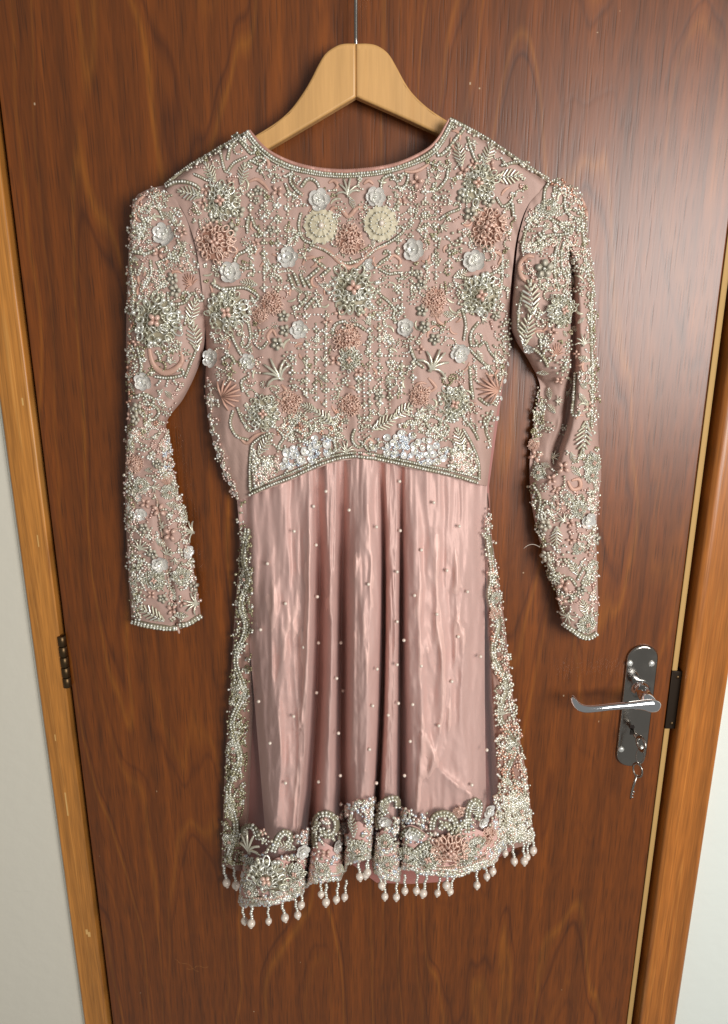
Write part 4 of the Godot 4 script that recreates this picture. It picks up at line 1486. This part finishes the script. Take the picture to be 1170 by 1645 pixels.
	# beaded scrolls
	for c in [[354, 240, 358, 262, 364, 277, 376, 262, 396, 252], [366, 256, 370, 238, 384, 222], [383, 224, 394, 236, 402, 246], [408, 256, 418, 252, 427, 258, 416, 264, 405, 258], [414, 275, 420, 266], [459, 284, 470, 277, 466, 290, 474, 303, 486, 314], [459, 296, 465, 309, 478, 316], [485, 300, 495, 287, 508, 292, 512, 300],
		[400, 349, 397, 362, 398, 374], [405, 350, 410, 364, 420, 372], [484, 343, 480, 362, 486, 383, 502, 391], [460, 396, 470, 384, 480, 374], [377, 423, 381, 410, 395, 403, 404, 395], [380, 425, 392, 431, 405, 430], [500, 394, 522, 402, 540, 415, 553, 423, 568, 421, 588, 413, 604, 400, 628, 388, 648, 372],
		[496, 446, 512, 432], [506, 418, 522, 430], [516, 444, 530, 432], [612, 302, 615, 287, 630, 281, 636, 290], [636, 301, 650, 300, 656, 284], [700, 232, 704, 250, 718, 242, 730, 226, 745, 208], [752, 222, 757, 240, 764, 258], [692, 262, 702, 266, 706, 260], [720, 272, 717, 288, 704, 304], [806, 266, 828, 261, 852, 262],
		[798, 318, 808, 332, 822, 322, 822, 310], [823, 328, 825, 346], [706, 353, 722, 342, 738, 336], [604, 430, 614, 420, 626, 412], [610, 432, 625, 440, 642, 438], [342, 455, 358, 464, 392, 462, 414, 474], [398, 514, 403, 540, 398, 556], [372, 537, 380, 555, 388, 570], [410, 552, 420, 560, 430, 549], [358, 577, 370, 571, 378, 584],
		[742, 496, 748, 520, 745, 546], [768, 518, 757, 534, 756, 552], [752, 558, 768, 575, 784, 590, 796, 606], [770, 556, 780, 549, 786, 564, 798, 576], [754, 590, 756, 612, 760, 640], [560, 522, 575, 522, 586, 530], [535, 535, 538, 522, 552, 516], [800, 480, 806, 450, 807, 410], [735, 445, 760, 447, 790, 440, 808, 425],
		[612, 475, 626, 486, 636, 500], [640, 490, 632, 505, 636, 518], [660, 560, 668, 580, 680, 590], [540, 690, 532, 675, 520, 668], [468, 690, 480, 676, 496, 680, 500, 694], [690, 688, 684, 675, 695, 668, 708, 676, 704, 690], [715, 700, 722, 688, 714, 680], [375, 660, 370, 680, 380, 700, 398, 706], [382, 655, 392, 680, 405, 692],
		[390, 628, 388, 612, 400, 605], [412, 632, 420, 640, 436, 636], [446, 690, 456, 702, 448, 716], [460, 700, 474, 690, 490, 700], [520, 700, 535, 706, 540, 722], [570, 690, 566, 706, 574, 718], [595, 700, 586, 710, 590, 722], [745, 672, 760, 690, 768, 706], [770, 640, 785, 650, 798, 640], [790, 660, 780, 690, 786, 706],
		[473, 440, 480, 458], [483, 442, 490, 460], [465, 442, 472, 462], [492, 448, 500, 462], [482, 492, 494, 478], [490, 496, 504, 480], [508, 480, 514, 492], [268, 300, 286, 292, 306, 294, 320, 302], [312, 280, 322, 284, 334, 290]]:
		beadline(bodice, curled(c), rng.randf_range(1.9, 2.4) if c.size() > 4 else 2.5)
	# lattice of bead strings in the middle of the bodice
	var ups := [[403, 305, 345], [403, 396, 470], [425, 302, 474], [447, 322, 480], [463, 305, 345], [463, 432, 470], [493, 500, 660], [508, 520, 655], [524, 500, 660], [470, 590, 620], [635, 305, 350], [640, 320, 470], [660, 310, 380], [683, 300, 400], [700, 310, 460], [722, 395, 440], [610, 460, 655], [627, 540, 655], [594, 480, 700], [646, 470, 500], [645, 580, 650], [662, 430, 470], [685, 420, 470], [664, 580, 620], [576, 600, 720], [585, 600, 720], [545, 600, 640]]
	for l in ups:
		var pts := []
		var y: float = l[1]
		while y < l[2]:
			pts.append_array([l[0] + rng.randf_range(-1.2, 1.2), y])
			y += 24.0
		pts.append_array([l[0], l[2]])
		lattice(pts)
		y = l[1] + 8
		while y < l[2]:
			if free_spot(Vector2(l[0] + 4, y), 1.0) or free_spot(Vector2(l[0] - 4, y), 1.0):
				for o in [Vector2(-3.6, 0), Vector2(3.6, 0), Vector2(0, -3.6), Vector2(0, 3.6)]:
					if rng.randf() < 0.85:
						bead(bodice, l[0] + o.x, y + o.y, rng.randf_range(2.2, 3.1))
			y += rng.randf_range(16, 24)
	for l in [[330, 440, 500], [330, 620, 720], [352, 395, 490], [352, 640, 700], [378, 400, 470], [384, 640, 720], [437, 400, 470], [436, 610, 720], [462, 420, 470], [462, 620, 690], [505, 470, 540], [510, 590, 640], [572, 590, 660], [560, 480, 530], [600, 400, 540], [600, 590, 660], [625, 480, 540], [628, 590, 640]]:
		lattice([l[1], l[0] + rng.randf_range(-2, 2), (l[1] + l[2]) * 0.5, l[0] + rng.randf_range(-2, 2), l[2], l[0] + rng.randf_range(-2, 2)])
	# sequins crowded over the waist
	for poly in [pl([455, 728, 480, 713, 510, 700, 532, 704, 528, 734, 500, 748, 462, 764, 450, 748]), pl([594, 712, 618, 694, 655, 690, 692, 707, 720, 722, 720, 746, 690, 748, 650, 738, 602, 728])]:
		var left: bool = poly[0].x < 560
		for i in (46 if left else 74):
			for tries in 12:
				var q := Vector2(rng.randf_range(445, 722), rng.randf_range(688, 766))
				if Geometry2D.is_point_in_polygon(q, poly) and free_spot(q, 1.5):
					put("disc", "sequin", bodice, q.x, q.y, rng.randf_range(5.5, 8.0) if left else rng.randf_range(4.5, 6.5))
					break
		strew(bodice, poly, 60, ["blue", "silver"], 2.0, false)
	strew(bodice, pl([405, 716, 440, 694, 456, 718, 452, 756, 408, 784]), 170, ["silver", "silver", "silver", "blush"], 2.4, true, 1.0)
	strew(bodice, pl([716, 692, 740, 690, 766, 735, 768, 768, 722, 752]), 170, ["silver", "silver", "silver", "blush"], 2.4, true, 1.0)
	strew(bodice, pl([440, 694, 470, 662, 545, 655, 560, 725, 530, 726, 534, 700, 510, 696, 470, 712]), 260, ["silver", "silver", "copper"], 2.0, true, 1.0)
	strew(bodice, pl([582, 700, 600, 660, 690, 655, 720, 690, 716, 716, 655, 684, 618, 690]), 240, ["silver"], 2.0, true, 1.0)
	scatter(bodice, pl([310, 275, 400, 222, 430, 270, 520, 284, 640, 280, 705, 230, 722, 200, 850, 285, 830, 330, 812, 400, 806, 600, 770, 650, 700, 690, 560, 690, 400, 690, 350, 600, 340, 500, 330, 400, 310, 330]), 70, ["star", "star", "leaf", "drops", "spray", "blossom", "star"], 5.5, 10.0)
	tendrils(bodice, pl([310, 275, 400, 222, 430, 270, 520, 284, 640, 280, 705, 230, 722, 200, 850, 285, 830, 330, 812, 400, 806, 600, 770, 650, 560, 660, 400, 680, 350, 600, 340, 500, 330, 400, 310, 330]), 90)
	# loose beads over the rest
	strew(bodice, pl([300, 275, 400, 215, 430, 262, 520, 284, 640, 275, 710, 225, 722, 196, 860, 280, 835, 330, 818, 400, 812, 600, 780, 650, 770, 690, 560, 690, 400, 700, 345, 600, 335, 500, 325, 400, 300, 330]), 2300, ["silver", "silver", "silver", "silver", "silver", "silver", "blush", "olive"], 1.95, true, 2.0)
	# shoulder line and side seam edges
	beadline(bodice, [266, 297, 300, 270, 350, 240, 400, 211], 1.9)
	beadline(bodice, [724, 191, 780, 222, 830, 256, 880, 288], 2.2)
	for i in 40:
		var t := rng.randf()
		bead(bodice, lerpf(726, 880, t), lerpf(193, 288, t) + rng.randf_range(-1, 5), rng.randf_range(1.8, 3.0))
		bead(bodice, lerpf(300, 400, t), lerpf(271, 212, t) + rng.randf_range(0, 5), rng.randf_range(1.8, 2.8))
	for q in [[336, 668], [339, 692], [344, 712], [350, 732], [357, 748], [363, 762], [369, 776], [376, 792], [335, 640], [813, 585], [808, 612], [802, 640], [796, 672]]:
		put("disc", "sequin", bodice, q[0] + 2, q[1], 4.0)
	frill(bodice, [334, 610, 337, 680, 350, 733, 366, 770, 380, 802], 90, 6.0, ["silver", "silver", "blush"], Vector2(1, 0))
	frill(bodice, [815, 540, 807, 610, 795, 670, 787, 720], 50, 6.0, ["silver"], Vector2(-1, 0))

	# ---------------- sleeve on the hinge side
	var sa := sleeve_a
	motifs(sa, [["sequin_flower", "sequin_flower", 265, 377, 19], ["blossom", "blossom", 278, 447, 10], ["blossom", "blossom", 282, 467, 11], ["rosette", "beaded_flower", 255, 516, 38], ["sequin_flower", "sequin_flower", 231, 613, 15], ["blossom", "blossom", 221, 657, 11], ["blossom", "blossom", 219, 673, 10], ["drops", "cut_drops", 210, 670, 8],
		["fan", "thread_fan", 304, 450, 13, 0.6], ["leaf", "beaded_leaf", 313, 540, 22, 0.1], ["leaf", "beaded_leaf", 309, 500, 20, -0.3], ["star", "bead_knot", 298, 570, 10], ["star", "bead_knot", 222, 590, 10], ["star", "bead_knot", 232, 640, 10], ["sequin_flower", "sequin_flower", 227, 826, 11], ["blossom", "blossom", 232, 848, 9],
		["copper_flower", "copper_flower", 218, 745, 14], ["sequin_flower", "sequin_flower", 258, 905, 14], ["rosette", "beaded_flower", 250, 930, 18], ["sequin_flower", "sequin_flower", 301, 886, 11], ["spray", "bugle_spray", 300, 852, 16, 1.0], ["spray", "bugle_spray", 228, 875, 14, -0.5], ["leaf", "beaded_leaf", 245, 985, 22, 1.1], ["spray", "bugle_spray", 306, 968, 17, 1.3],
		["rosette", "beaded_flower", 291, 925, 14], ["star", "bead_knot", 225, 958, 11], ["star", "bead_knot", 270, 945, 9], ["rosette", "beaded_flower", 228, 780, 13], ["rosette", "beaded_flower", 272, 790, 12], ["drops", "cut_drops", 234, 808, 9], ["drops", "cut_drops", 292, 968, 8], ["leaf", "beaded_leaf", 293, 825, 15, 0.2], ["blossom", "blossom", 255, 745, 8], ["copper_flower", "copper_flower", 268, 770, 9]])
	cord(sa, [240, 560, 246, 584, 262, 598, 280, 594, 292, 580, 290, 564], 5.5, M.pink_thread)
	cord(sa, [215, 345, 222, 325, 236, 312], 3.0, M.pink_thread)
	for c in [[238, 338, 246, 331, 256, 337, 263, 352], [228, 349, 234, 362, 229, 378, 216, 398], [215, 405, 238, 407, 262, 394], [242, 418, 243, 440, 236, 457], [252, 421, 262, 440, 268, 456], [256, 421, 275, 414, 290, 421], [286, 386, 292, 400, 288, 411], [262, 456, 250, 470, 244, 478], [250, 605, 270, 607, 292, 603], [253, 618, 258, 612], [268, 620, 270, 612], [284, 617, 280, 611], [253, 564, 258, 578], [216, 638, 232, 634, 246, 640], [235, 650, 248, 652, 256, 662, 248, 674], [222, 560, 228, 585, 226, 600], [300, 480, 312, 470, 318, 482], [276, 490, 296, 486, 304, 476], [212, 430, 216, 470, 214, 500], [270, 470, 273, 500]]:
		beadline(sa, curled(c), 2.2)
	scatter(sa, pl([210, 700, 240, 720, 275, 742, 292, 812, 302, 860, 316, 975, 290, 995, 218, 990, 208, 850]), 34, ["leaf", "spray", "star", "rosette", "blossom", "sequin_flower", "drops", "leaf"], 7.0, 13.0)
	scatter(sa, pl([214, 340, 262, 308, 300, 380, 320, 470, 322, 550, 260, 680, 210, 700]), 22, ["leaf", "star", "star", "drops", "spray"], 6.0, 10.0)
	tendrils(sa, pl([215, 340, 262, 310, 298, 380, 318, 470, 300, 560, 250, 600, 215, 600]), 22)
	frill(sa, [213, 332, 221, 318, 235, 309, 256, 302], 40, 6.0, ["copper", "silver", "blush"], Vector2(0.4, 1))
	frill(sa, [256, 306, 290, 346, 308, 390, 319, 440], 26, 6.0, ["silver"], Vector2(-1, 0))
	# edges of the sleeve
	frill(sa, [214, 326, 209, 400, 207, 480, 206, 560, 208, 640], 130, 7.0, ["silver", "silver", "olive", "copper"], Vector2(1, 0))
	frill(sa, [206, 690, 204, 760, 204, 800, 206, 850, 210, 930, 214, 990], 160, 8.0, ["silver", "silver", "olive", "blush"], Vector2(1, 0))
	beadline(sa, [316, 560, 297, 606], 2.0)
	frill(sa, [271, 690, 277, 750, 291, 806, 301, 858, 310, 918, 319, 975], 160, 8.0, ["silver", "silver", "blush"], Vector2(-1, 0))
	beadline(sa, [214, 999, 240, 1005, 268, 1009, 284, 1009], 2.6, "silver", 3.0, "cuff_trim")
	beadline(sa, [290, 1004, 302, 1002, 321, 990], 2.6, "silver", 3.0, "cuff_trim")
	beadline(sa, [252, 800, 256, 830, 262, 870, 270, 930, 280, 985], 1.4, "blush", 0.0, "cuff_seam")
	strew(sa, pl([212, 480, 328, 470, 326, 545, 300, 560, 296, 600, 240, 605, 212, 600]), 420, ["silver", "silver", "olive"], 2.1, true, 1.0)
	strew(sa, pl([212, 340, 262, 305, 300, 380, 322, 470, 210, 480]), 560, ["silver", "silver", "silver", "blush"], 1.95, true, 1.2)
	strew(sa, pl([206, 600, 240, 600, 252, 680, 208, 720]), 120, ["silver", "olive", "copper"], 2.0, true, 2.0)
	strew(sa, pl([206, 715, 240, 730, 275, 742, 292, 812, 302, 860, 318, 980, 290, 1000, 216, 995, 206, 850]), 620, ["silver", "silver", "blush", "silver"], 2.2, true, 1.2)
	strew(sa, pl([262, 690, 274, 700, 280, 770, 262, 760]), 60, ["silver", "blue"], 2.0, true, 1.0)
	var zip := P(286, 1008, hz(284, 1000) if hz(284, 1000) > 0 else 0.02)
	part("zip_pull", tube(PackedVector3Array([zip + Vector3(0, 0.006, 0.002), zip, zip + Vector3(0.0008, -0.006, 0), zip + Vector3(0.001, -0.008, 0)]), [Vector2(0.0008, 0.0006), Vector2(0.0012, 0.0008), Vector2(0.0016, 0.0008), Vector2(0.0008, 0.0006)], 6), sa, M.rose_pearl)

	# ---------------- sleeve on the handle side
	var sb := sleeve_b
	motifs(sb, [["rosette", "beaded_flower", 880, 335, 14], ["blossom", "blossom", 874, 432, 15], ["leaf", "beaded_leaf", 853, 478, 26, 0.15], ["leaf", "beaded_leaf", 846, 530, 24, -0.1], ["rosette", "beaded_flower", 901, 498, 25], ["spray", "bugle_spray", 937, 546, 13, 0.0], ["star", "bead_knot", 903, 590, 13], ["star", "bead_knot", 908, 582, 10], ["fan", "thread_fan", 893, 562, 13, 0.2],
		["leaf", "beaded_leaf", 937, 702, 25, 3.1], ["rosette", "beaded_flower", 951, 743, 15], ["rosette", "beaded_flower", 949, 763, 12], ["drops", "cut_drops", 886, 770, 9], ["drops", "cut_drops", 893, 786, 8], ["drops", "cut_drops", 899, 812, 9], ["drops", "cut_drops", 916, 840, 8], ["drops", "cut_drops", 917, 867, 8], ["drops", "cut_drops", 946, 886, 8], ["leaf", "beaded_leaf", 894, 862, 17, 3.2],
		["blossom", "blossom", 878, 893, 11], ["sequin_flower", "sequin_flower", 944, 836, 14], ["star", "bead_knot", 912, 897, 13], ["leaf", "beaded_leaf", 922, 912, 13, 0.5], ["rosette", "beaded_flower", 930, 818, 12], ["spray", "bugle_spray", 913, 992, 13, 3.1], ["rosette", "beaded_flower", 942, 1002, 15], ["drops", "cut_drops", 903, 963, 9], ["leaf", "beaded_leaf", 938, 976, 14, 0.3], ["star", "bead_knot", 893, 925, 10],
		["star", "bead_knot", 868, 655, 9], ["star", "bead_knot", 866, 680, 9], ["copper_flower", "copper_flower", 857, 714, 9], ["rosette", "beaded_flower", 866, 760, 11], ["leaf", "beaded_leaf", 944, 340, 16, -0.3], ["star", "bead_knot", 925, 370, 11], ["star", "bead_knot", 850, 372, 10], ["star", "bead_knot", 905, 690, 9], ["sequin_flower", "sequin_flower", 850, 560, 9]])
	cord(sb, [858, 413, 846, 412, 837, 425, 838, 442, 848, 452, 858, 450], 4.6, M.pink_thread)
	cord(sb, [912, 772, 920, 786, 932, 782, 930, 770, 918, 772], 3.6, M.blush_thread)
	cord(sb, [934, 318, 940, 335, 944, 355], 3.0, M.pink_thread)
	for c in [[874, 330, 876, 303, 890, 291, 904, 298, 900, 308], [908, 308, 907, 328, 914, 344, 928, 352], [884, 351, 900, 361, 914, 371], [840, 394, 846, 366, 861, 344], [861, 390, 880, 379, 904, 377, 920, 372], [866, 375, 874, 384, 872, 372], [900, 382, 892, 408, 891, 438, 897, 466], [905, 390, 901, 412, 905, 440], [912, 395, 914, 412, 926, 417], [908, 430, 918, 452], [934, 354, 938, 398, 944, 438, 954, 472], [941, 418, 934, 440],
		[950, 470, 949, 520, 950, 560, 951, 620, 949, 684], [925, 600, 922, 640, 920, 664], [871, 838, 872, 814, 884, 808, 892, 818], [922, 816, 922, 806, 934, 806], [858, 780, 868, 800, 866, 830], [862, 850, 872, 866], [882, 905, 890, 918, 886, 930], [900, 935, 915, 928, 925, 940], [905, 980, 900, 965, 912, 955], [928, 930, 940, 912, 946, 935], [840, 470, 834, 500, 834, 530], [858, 560, 872, 572, 880, 588], [868, 545, 870, 560]]:
		beadline(sb, curled(c), 2.2)
	frill(sb, [937, 335, 944, 380, 950, 440, 956, 500, 957, 560, 958, 640, 958, 700], 110, 7.0, ["silver", "silver", "olive"], Vector2(-1, 0))
	frill(sb, [962, 745, 961, 790, 956, 850, 957, 910, 958, 980, 957, 1012], 150, 9.0, ["silver", "silver", "blush"], Vector2(-1, 0))
	frill(sb, [856, 730, 854, 790, 864, 850, 878, 900, 893, 945, 903, 990], 90, 7.0, ["silver", "olive"], Vector2(1, 0))
	frill(sb, [893, 291, 910, 297, 924, 308, 936, 332], 60, 8.0, ["copper", "silver", "silver"], Vector2(-0.4, 1))
	beadline(sb, [906, 1002, 920, 1012, 936, 1023, 948, 1024, 957, 1018], 2.5, "silver", 3.0, "cuff_trim")
	scatter(sb, pl([858, 720, 900, 730, 930, 700, 958, 760, 955, 1010, 908, 1000, 890, 940, 866, 850]), 30, ["leaf", "spray", "star", "rosette", "blossom", "drops", "leaf"], 7.0, 12.0)
	scatter(sb, pl([850, 350, 905, 305, 936, 335, 952, 460, 954, 690, 860, 690, 875, 610, 836, 520, 838, 380]), 24, ["leaf", "star", "star", "drops", "spray"], 6.0, 10.0)
	tendrils(sb, pl([850, 350, 905, 305, 936, 335, 952, 460, 950, 690, 926, 690, 910, 560, 836, 520, 838, 380]), 24)
	strew(sb, pl([850, 340, 905, 300, 938, 330, 955, 460, 925, 470, 910, 470, 836, 460, 836, 380]), 600, ["silver", "silver", "silver", "blush"], 1.95, true, 1.2)
	strew(sb, pl([830, 460, 916, 460, 916, 560, 905, 600, 870, 580, 830, 545]), 240, ["silver", "silver", "olive"], 2.1, true, 1.5)
	strew(sb, pl([858, 610, 880, 630, 872, 700, 858, 730, 854, 680]), 90, ["silver", "olive"], 1.9, true, 1.0)
	strew(sb, pl([860, 740, 900, 730, 920, 700, 960, 760, 957, 860, 956, 1015, 906, 1000, 890, 940, 866, 850]), 420, ["silver", "silver", "silver", "blush"], 2.1, true, 1.6)
	strew(sb, pl([926, 470, 955, 470, 956, 690, 925, 690]), 90, ["silver"], 1.8, true, 2.0)

	strew(sb, pl([925, 690, 958, 690, 960, 745, 900, 745, 905, 710]), 70, ["silver", "olive"], 1.9, true, 2.0)
	strew(sb, pl([924, 600, 956, 600, 956, 690, 922, 690]), 60, ["silver", "blush"], 1.8, true, 2.0)
	strew(sa, pl([208, 600, 300, 600, 270, 680, 272, 730, 208, 730]), 150, ["silver", "silver", "blush"], 1.9, true, 2.5)
	# ---------------- side panels
	for side in [[side_a, [398, 850, 392, 900, 400, 930, 388, 970, 396, 1010, 380, 1060, 392, 1110, 374, 1160, 386, 1220, 368, 1270, 380, 1330, 366, 1380]], [side_b, [783, 860, 790, 920, 786, 960, 800, 1000, 792, 1050, 812, 1100, 802, 1150, 826, 1200, 812, 1250, 842, 1290, 820, 1330, 845, 1350]]]:
		beadline(side[0], side[1], 2.2, "silver", 5.0)
	var pa := pl([394, 850, 406, 850, 407, 1000, 400, 1150, 392, 1396, 358, 1386, 362, 1250, 371, 1100, 382, 960])
	strew(side_a, pa, 330, ["olive", "silver", "olive"], 2.1, false)  # olive tones put this panel's shade into the silver beading's colour
	var pb := pl([781, 870, 789, 870, 801, 930, 812, 1010, 823, 1110, 836, 1190, 848, 1265, 856, 1352, 800, 1355, 796, 1200, 788, 1000])
	strew(side_b, pb, 420, ["silver", "silver", "copper"], 2.2, false)
	strew(side_b, pl([800, 1280, 848, 1265, 856, 1352, 803, 1356]), 200, ["silver"], 2.2, false)
	motifs(side_b, [["rosette", "beaded_flower", 796, 960, 9], ["copper_flower", "copper_flower", 795, 985, 10], ["star", "bead_knot", 803, 1030, 9], ["spray", "bugle_spray", 806, 1140, 13, 0.0], ["leaf", "beaded_leaf", 812, 1095, 12, 0.2], ["rosette", "beaded_flower", 822, 1200, 12], ["rosette", "beaded_flower", 835, 1300, 13], ["star", "bead_knot", 816, 1250, 10], ["leaf", "beaded_leaf", 840, 1260, 12, 0.3], ["star", "bead_knot", 815, 1320, 11], ["drops", "cut_drops", 793, 945, 7]])
	motifs(side_a, [["rosette", "beaded_flower", 395, 930, 11], ["rosette", "beaded_flower", 388, 1110, 12], ["leaf", "beaded_leaf", 392, 985, 13, 0.1], ["star", "bead_knot", 386, 1040, 10], ["rosette", "beaded_flower", 376, 1200, 11], ["leaf", "beaded_leaf", 372, 1290, 13, 0.2], ["rosette", "beaded_flower", 370, 1350, 12], ["star", "bead_knot", 382, 1160, 9]])
	frill(side_a, [384, 806, 386, 840, 386, 880, 381, 960, 372, 1100, 363, 1250, 359, 1384], 170, 6.0, ["silver", "olive"], Vector2(1, 0))
	frill(side_b, [785, 806, 789, 860, 799, 930, 810, 1010, 821, 1110, 834, 1190, 846, 1265, 855, 1350], 170, 6.0, ["silver", "silver", "blush"], Vector2(-1, 0))

	# ---------------- border of the skirt
	motifs(hem, [["spray", "bugle_spray", 405, 1352, 24, 0.0], ["gold_rosette", "beaded_flower", 432, 1405, 33], ["star", "bead_knot", 425, 1345, 11], ["sequin_flower", "sequin_flower", 486, 1368, 12], ["rosette", "beaded_flower", 405, 1430, 16], ["rosette", "beaded_flower", 475, 1400, 17], ["rosette", "beaded_flower", 470, 1425, 13], ["leaf", "beaded_leaf", 460, 1358, 16, 1.2], ["drops", "cut_drops", 424, 1336, 7], ["rosette", "beaded_flower", 404, 1392, 15],
		["sequin_flower", "sequin_flower", 541, 1360, 11], ["sequin_flower", "sequin_flower", 553, 1328, 11], ["leaf", "beaded_leaf", 568, 1326, 18, 0.2], ["gold_rosette", "beaded_flower", 575, 1362, 18], ["drops", "cut_drops", 524, 1370, 9], ["rosette", "beaded_flower", 518, 1395, 12], ["leaf", "beaded_leaf", 545, 1395, 13, 0.7], ["star", "bead_knot", 510, 1335, 10],
		["sequin_flower", "sequin_flower", 620, 1318, 11], ["rosette", "beaded_flower", 619, 1350, 13], ["rosette", "beaded_flower", 622, 1385, 13], ["leaf", "beaded_leaf", 618, 1292, 13, -0.4],
		["sequin_flower", "sequin_flower", 664, 1338, 13], ["sequin_flower", "sequin_flower", 784, 1302, 12], ["sequin_flower", "sequin_flower", 776, 1320, 10], ["copper_flower", "copper_flower", 722, 1363, 28], ["gold_rosette", "beaded_flower", 746, 1372, 18], ["rosette", "beaded_flower", 688, 1375, 22], ["rosette", "beaded_flower", 656, 1372, 16], ["copper_flower", "copper_flower", 783, 1342, 15], ["drops", "cut_drops", 740, 1300, 8], ["copper_flower", "copper_flower", 737, 1304, 9], ["rosette", "beaded_flower", 766, 1355, 14], ["leaf", "beaded_leaf", 765, 1300, 15, 0.4]])
	for c in [[392, 1350, 394, 1330, 408, 1328, 416, 1345], [440, 1366, 448, 1345, 458, 1336, 468, 1345, 462, 1356], [505, 1330, 512, 1310, 530, 1308, 540, 1322, 536, 1338, 522, 1342, 518, 1330], [508, 1360, 506, 1340, 512, 1320], [607, 1300, 620, 1286, 636, 1282, 638, 1296], [610, 1330, 608, 1312, 622, 1302], [694, 1330, 698, 1312, 714, 1306, 728, 1314, 732, 1330, 726, 1344], [708, 1330, 716, 1322, 722, 1330], [750, 1335, 752, 1302, 760, 1286, 770, 1292, 766, 1315], [645, 1345, 660, 1332, 680, 1344], [735, 1340, 745, 1320, 756, 1318], [666, 1392, 672, 1365, 690, 1354]]:
		beadline(hem, c, 2.6, "silver", 5.0)
	beadline(hem, [398, 1440, 430, 1443, 460, 1436, 486, 1426], 2.0, "copper")
	beadline(hem, [648, 1385, 690, 1394, 740, 1392, 780, 1376], 2.0, "copper")
	# rows along the lower edge, and beads all over the border, placed on the folds themselves
	for k in 620:
		var u := k / 620.0
		for row in [[0.995, 2.7], [0.984, 2.2], [0.962, 1.9]]:
			var f := fold(u, row[0], 1.0)
			hem_bead(f, row[1], "silver" if row[0] > 0.97 else "blush")
	for k in 7000:
		var u := rng.randf()
		var v := 1.0 - pow(rng.randf(), 1.5) * 0.15
		var f := fold(u, v, 1.0)
		if free_spot(Vector2(f.x, f.y), 0.8):
			hem_bead(f, rng.randf_range(1.8, 3.2), ["silver", "silver", "silver", "blush", "blue"][rng.randi() % 5])
	# small pearls on the net
	var dots := [524, 789, 504, 813, 561, 819, 473, 853, 508, 875, 430, 905, 510, 958, 459, 969, 419, 1011, 488, 1039, 548, 1032, 541, 1089, 551, 1109, 509, 1112, 416, 1126, 472, 1150, 512, 1032, 642, 773, 697, 807, 605, 846, 643, 852, 738, 845, 677, 883, 718, 916, 638, 918, 592, 938, 666, 956, 751, 950, 702, 986, 638, 998, 649, 1028, 736, 1022, 772, 1054, 677, 1069, 606, 1074, 638, 1067, 640, 1129, 663, 1131, 599, 1133, 624, 1148, 726, 1094, 434, 1193, 459, 1257, 544, 1177, 512, 1255, 547, 1245, 548, 1291, 594, 1203, 605, 1257, 705, 1165, 782, 1204, 758, 1260, 650, 1245, 659, 1190]
	for i in range(0, dots.size(), 2):
		var s := spot(dots[i], dots[i + 1])
		if s.is_empty():
			continue
		var r := 2.9 * mpp(dots[i], dots[i + 1], s[0].z)
		part("pearl", ball, net_node(), M.pearl, Transform3D(Basis.from_scale(Vector3(r, r, r)), s[0] + Vector3(0, 0, r * 0.5)))
	# pearl drops along the hem
	var drops := [391, 1486, 407, 1491, 432, 1486, 453, 1482, 475, 1477, 488, 1461, 516, 1443, 525, 1457, 544, 1452, 557, 1448, 575, 1416, 592, 1409, 361, 1426, 378, 1430, 591, 1413, 608, 1430, 618, 1447, 637, 1448, 650, 1438, 670, 1438, 685, 1443, 706, 1441, 718, 1430, 728, 1439, 764, 1429, 778, 1415, 791, 1407, 797, 1386, 812, 1377, 821, 1391, 838, 1391, 846, 1384, 854, 1374]
	for i in range(0, drops.size(), 2):
		var x: float = drops[i]
		var y: float = drops[i + 1]
		var len := rng.randf_range(38, 47)
		var z := hz(x, y - len - 5)
		if z < 0:
			z = hz(x, y - len - 14)
		if z < 0:
			z = 0.02
		z = clampf(z - 0.002, 0.012, 0.07)
		var k := mpp(x, y, z) * len
		part("pearl_drop", motif.tassel[0], dress, null, Transform3D(Basis(Vector3(0, 0, 1), rng.randf_range(-0.16, 0.16)) * Basis.from_scale(Vector3(k * 1.05, k, k * 1.05)), P(x, y, z) + Vector3(0, k, 0)))
	# a loose thread at the cuff
	var th := P(868, 878, 0.022)
	var tp := PackedVector3Array()
	for i in 10:
		var t := i / 9.0
		tp.append(th + Vector3(-0.018 * t, -0.001 + 0.006 * sin(t * 2.0) - 0.009 * t * t, -0.006 * t))
	part("loose_thread", tube(tp, [0.00035], 5), sleeve_b, M.pearl)
	# the loose beads of each piece of cloth, as one object each
	for parent in beads:
		var mm := MultiMesh.new()
		mm.transform_format = MultiMesh.TRANSFORM_3D
		mm.use_colors = true
		mm.mesh = ball_s
		mm.instance_count = beads[parent].size()
		for i in beads[parent].size():
			mm.set_instance_transform(i, beads[parent][i][0])
			mm.set_instance_color(i, beads[parent][i][1])
		var mi := MultiMeshInstance3D.new()
		mi.name = "seed_beads"
		mi.multimesh = mm
		mi.material_override = M.beads
		mi.set_meta("kind", "stuff")
		parent.add_child(mi, true)
		mi.position = -origin_of(parent)

func net_node() -> Node3D:
	return hem

func lattice(pts: Array) -> void:
	var p := even(smooth(pl(pts)), 6.0)
	for q in p:
		if free_spot(q, 0.5):
			bead(bodice, q.x + rng.randf_range(-0.4, 0.4), q.y, rng.randf_range(1.6, 2.4))
			take(q, 1.6)

func hem_bead(f: Vector3, r_px: float, kind: String) -> void:
	var z := f.z + 0.0135
	var r := r_px * mpp(f.x, f.y, z)
	if not beads.has(hem):
		beads[hem] = []
	beads[hem].append([Transform3D(Basis.from_scale(Vector3(r, r, r)), P(f.x, f.y, z + rng.randf_range(0, 0.0012))), tone(kind)])
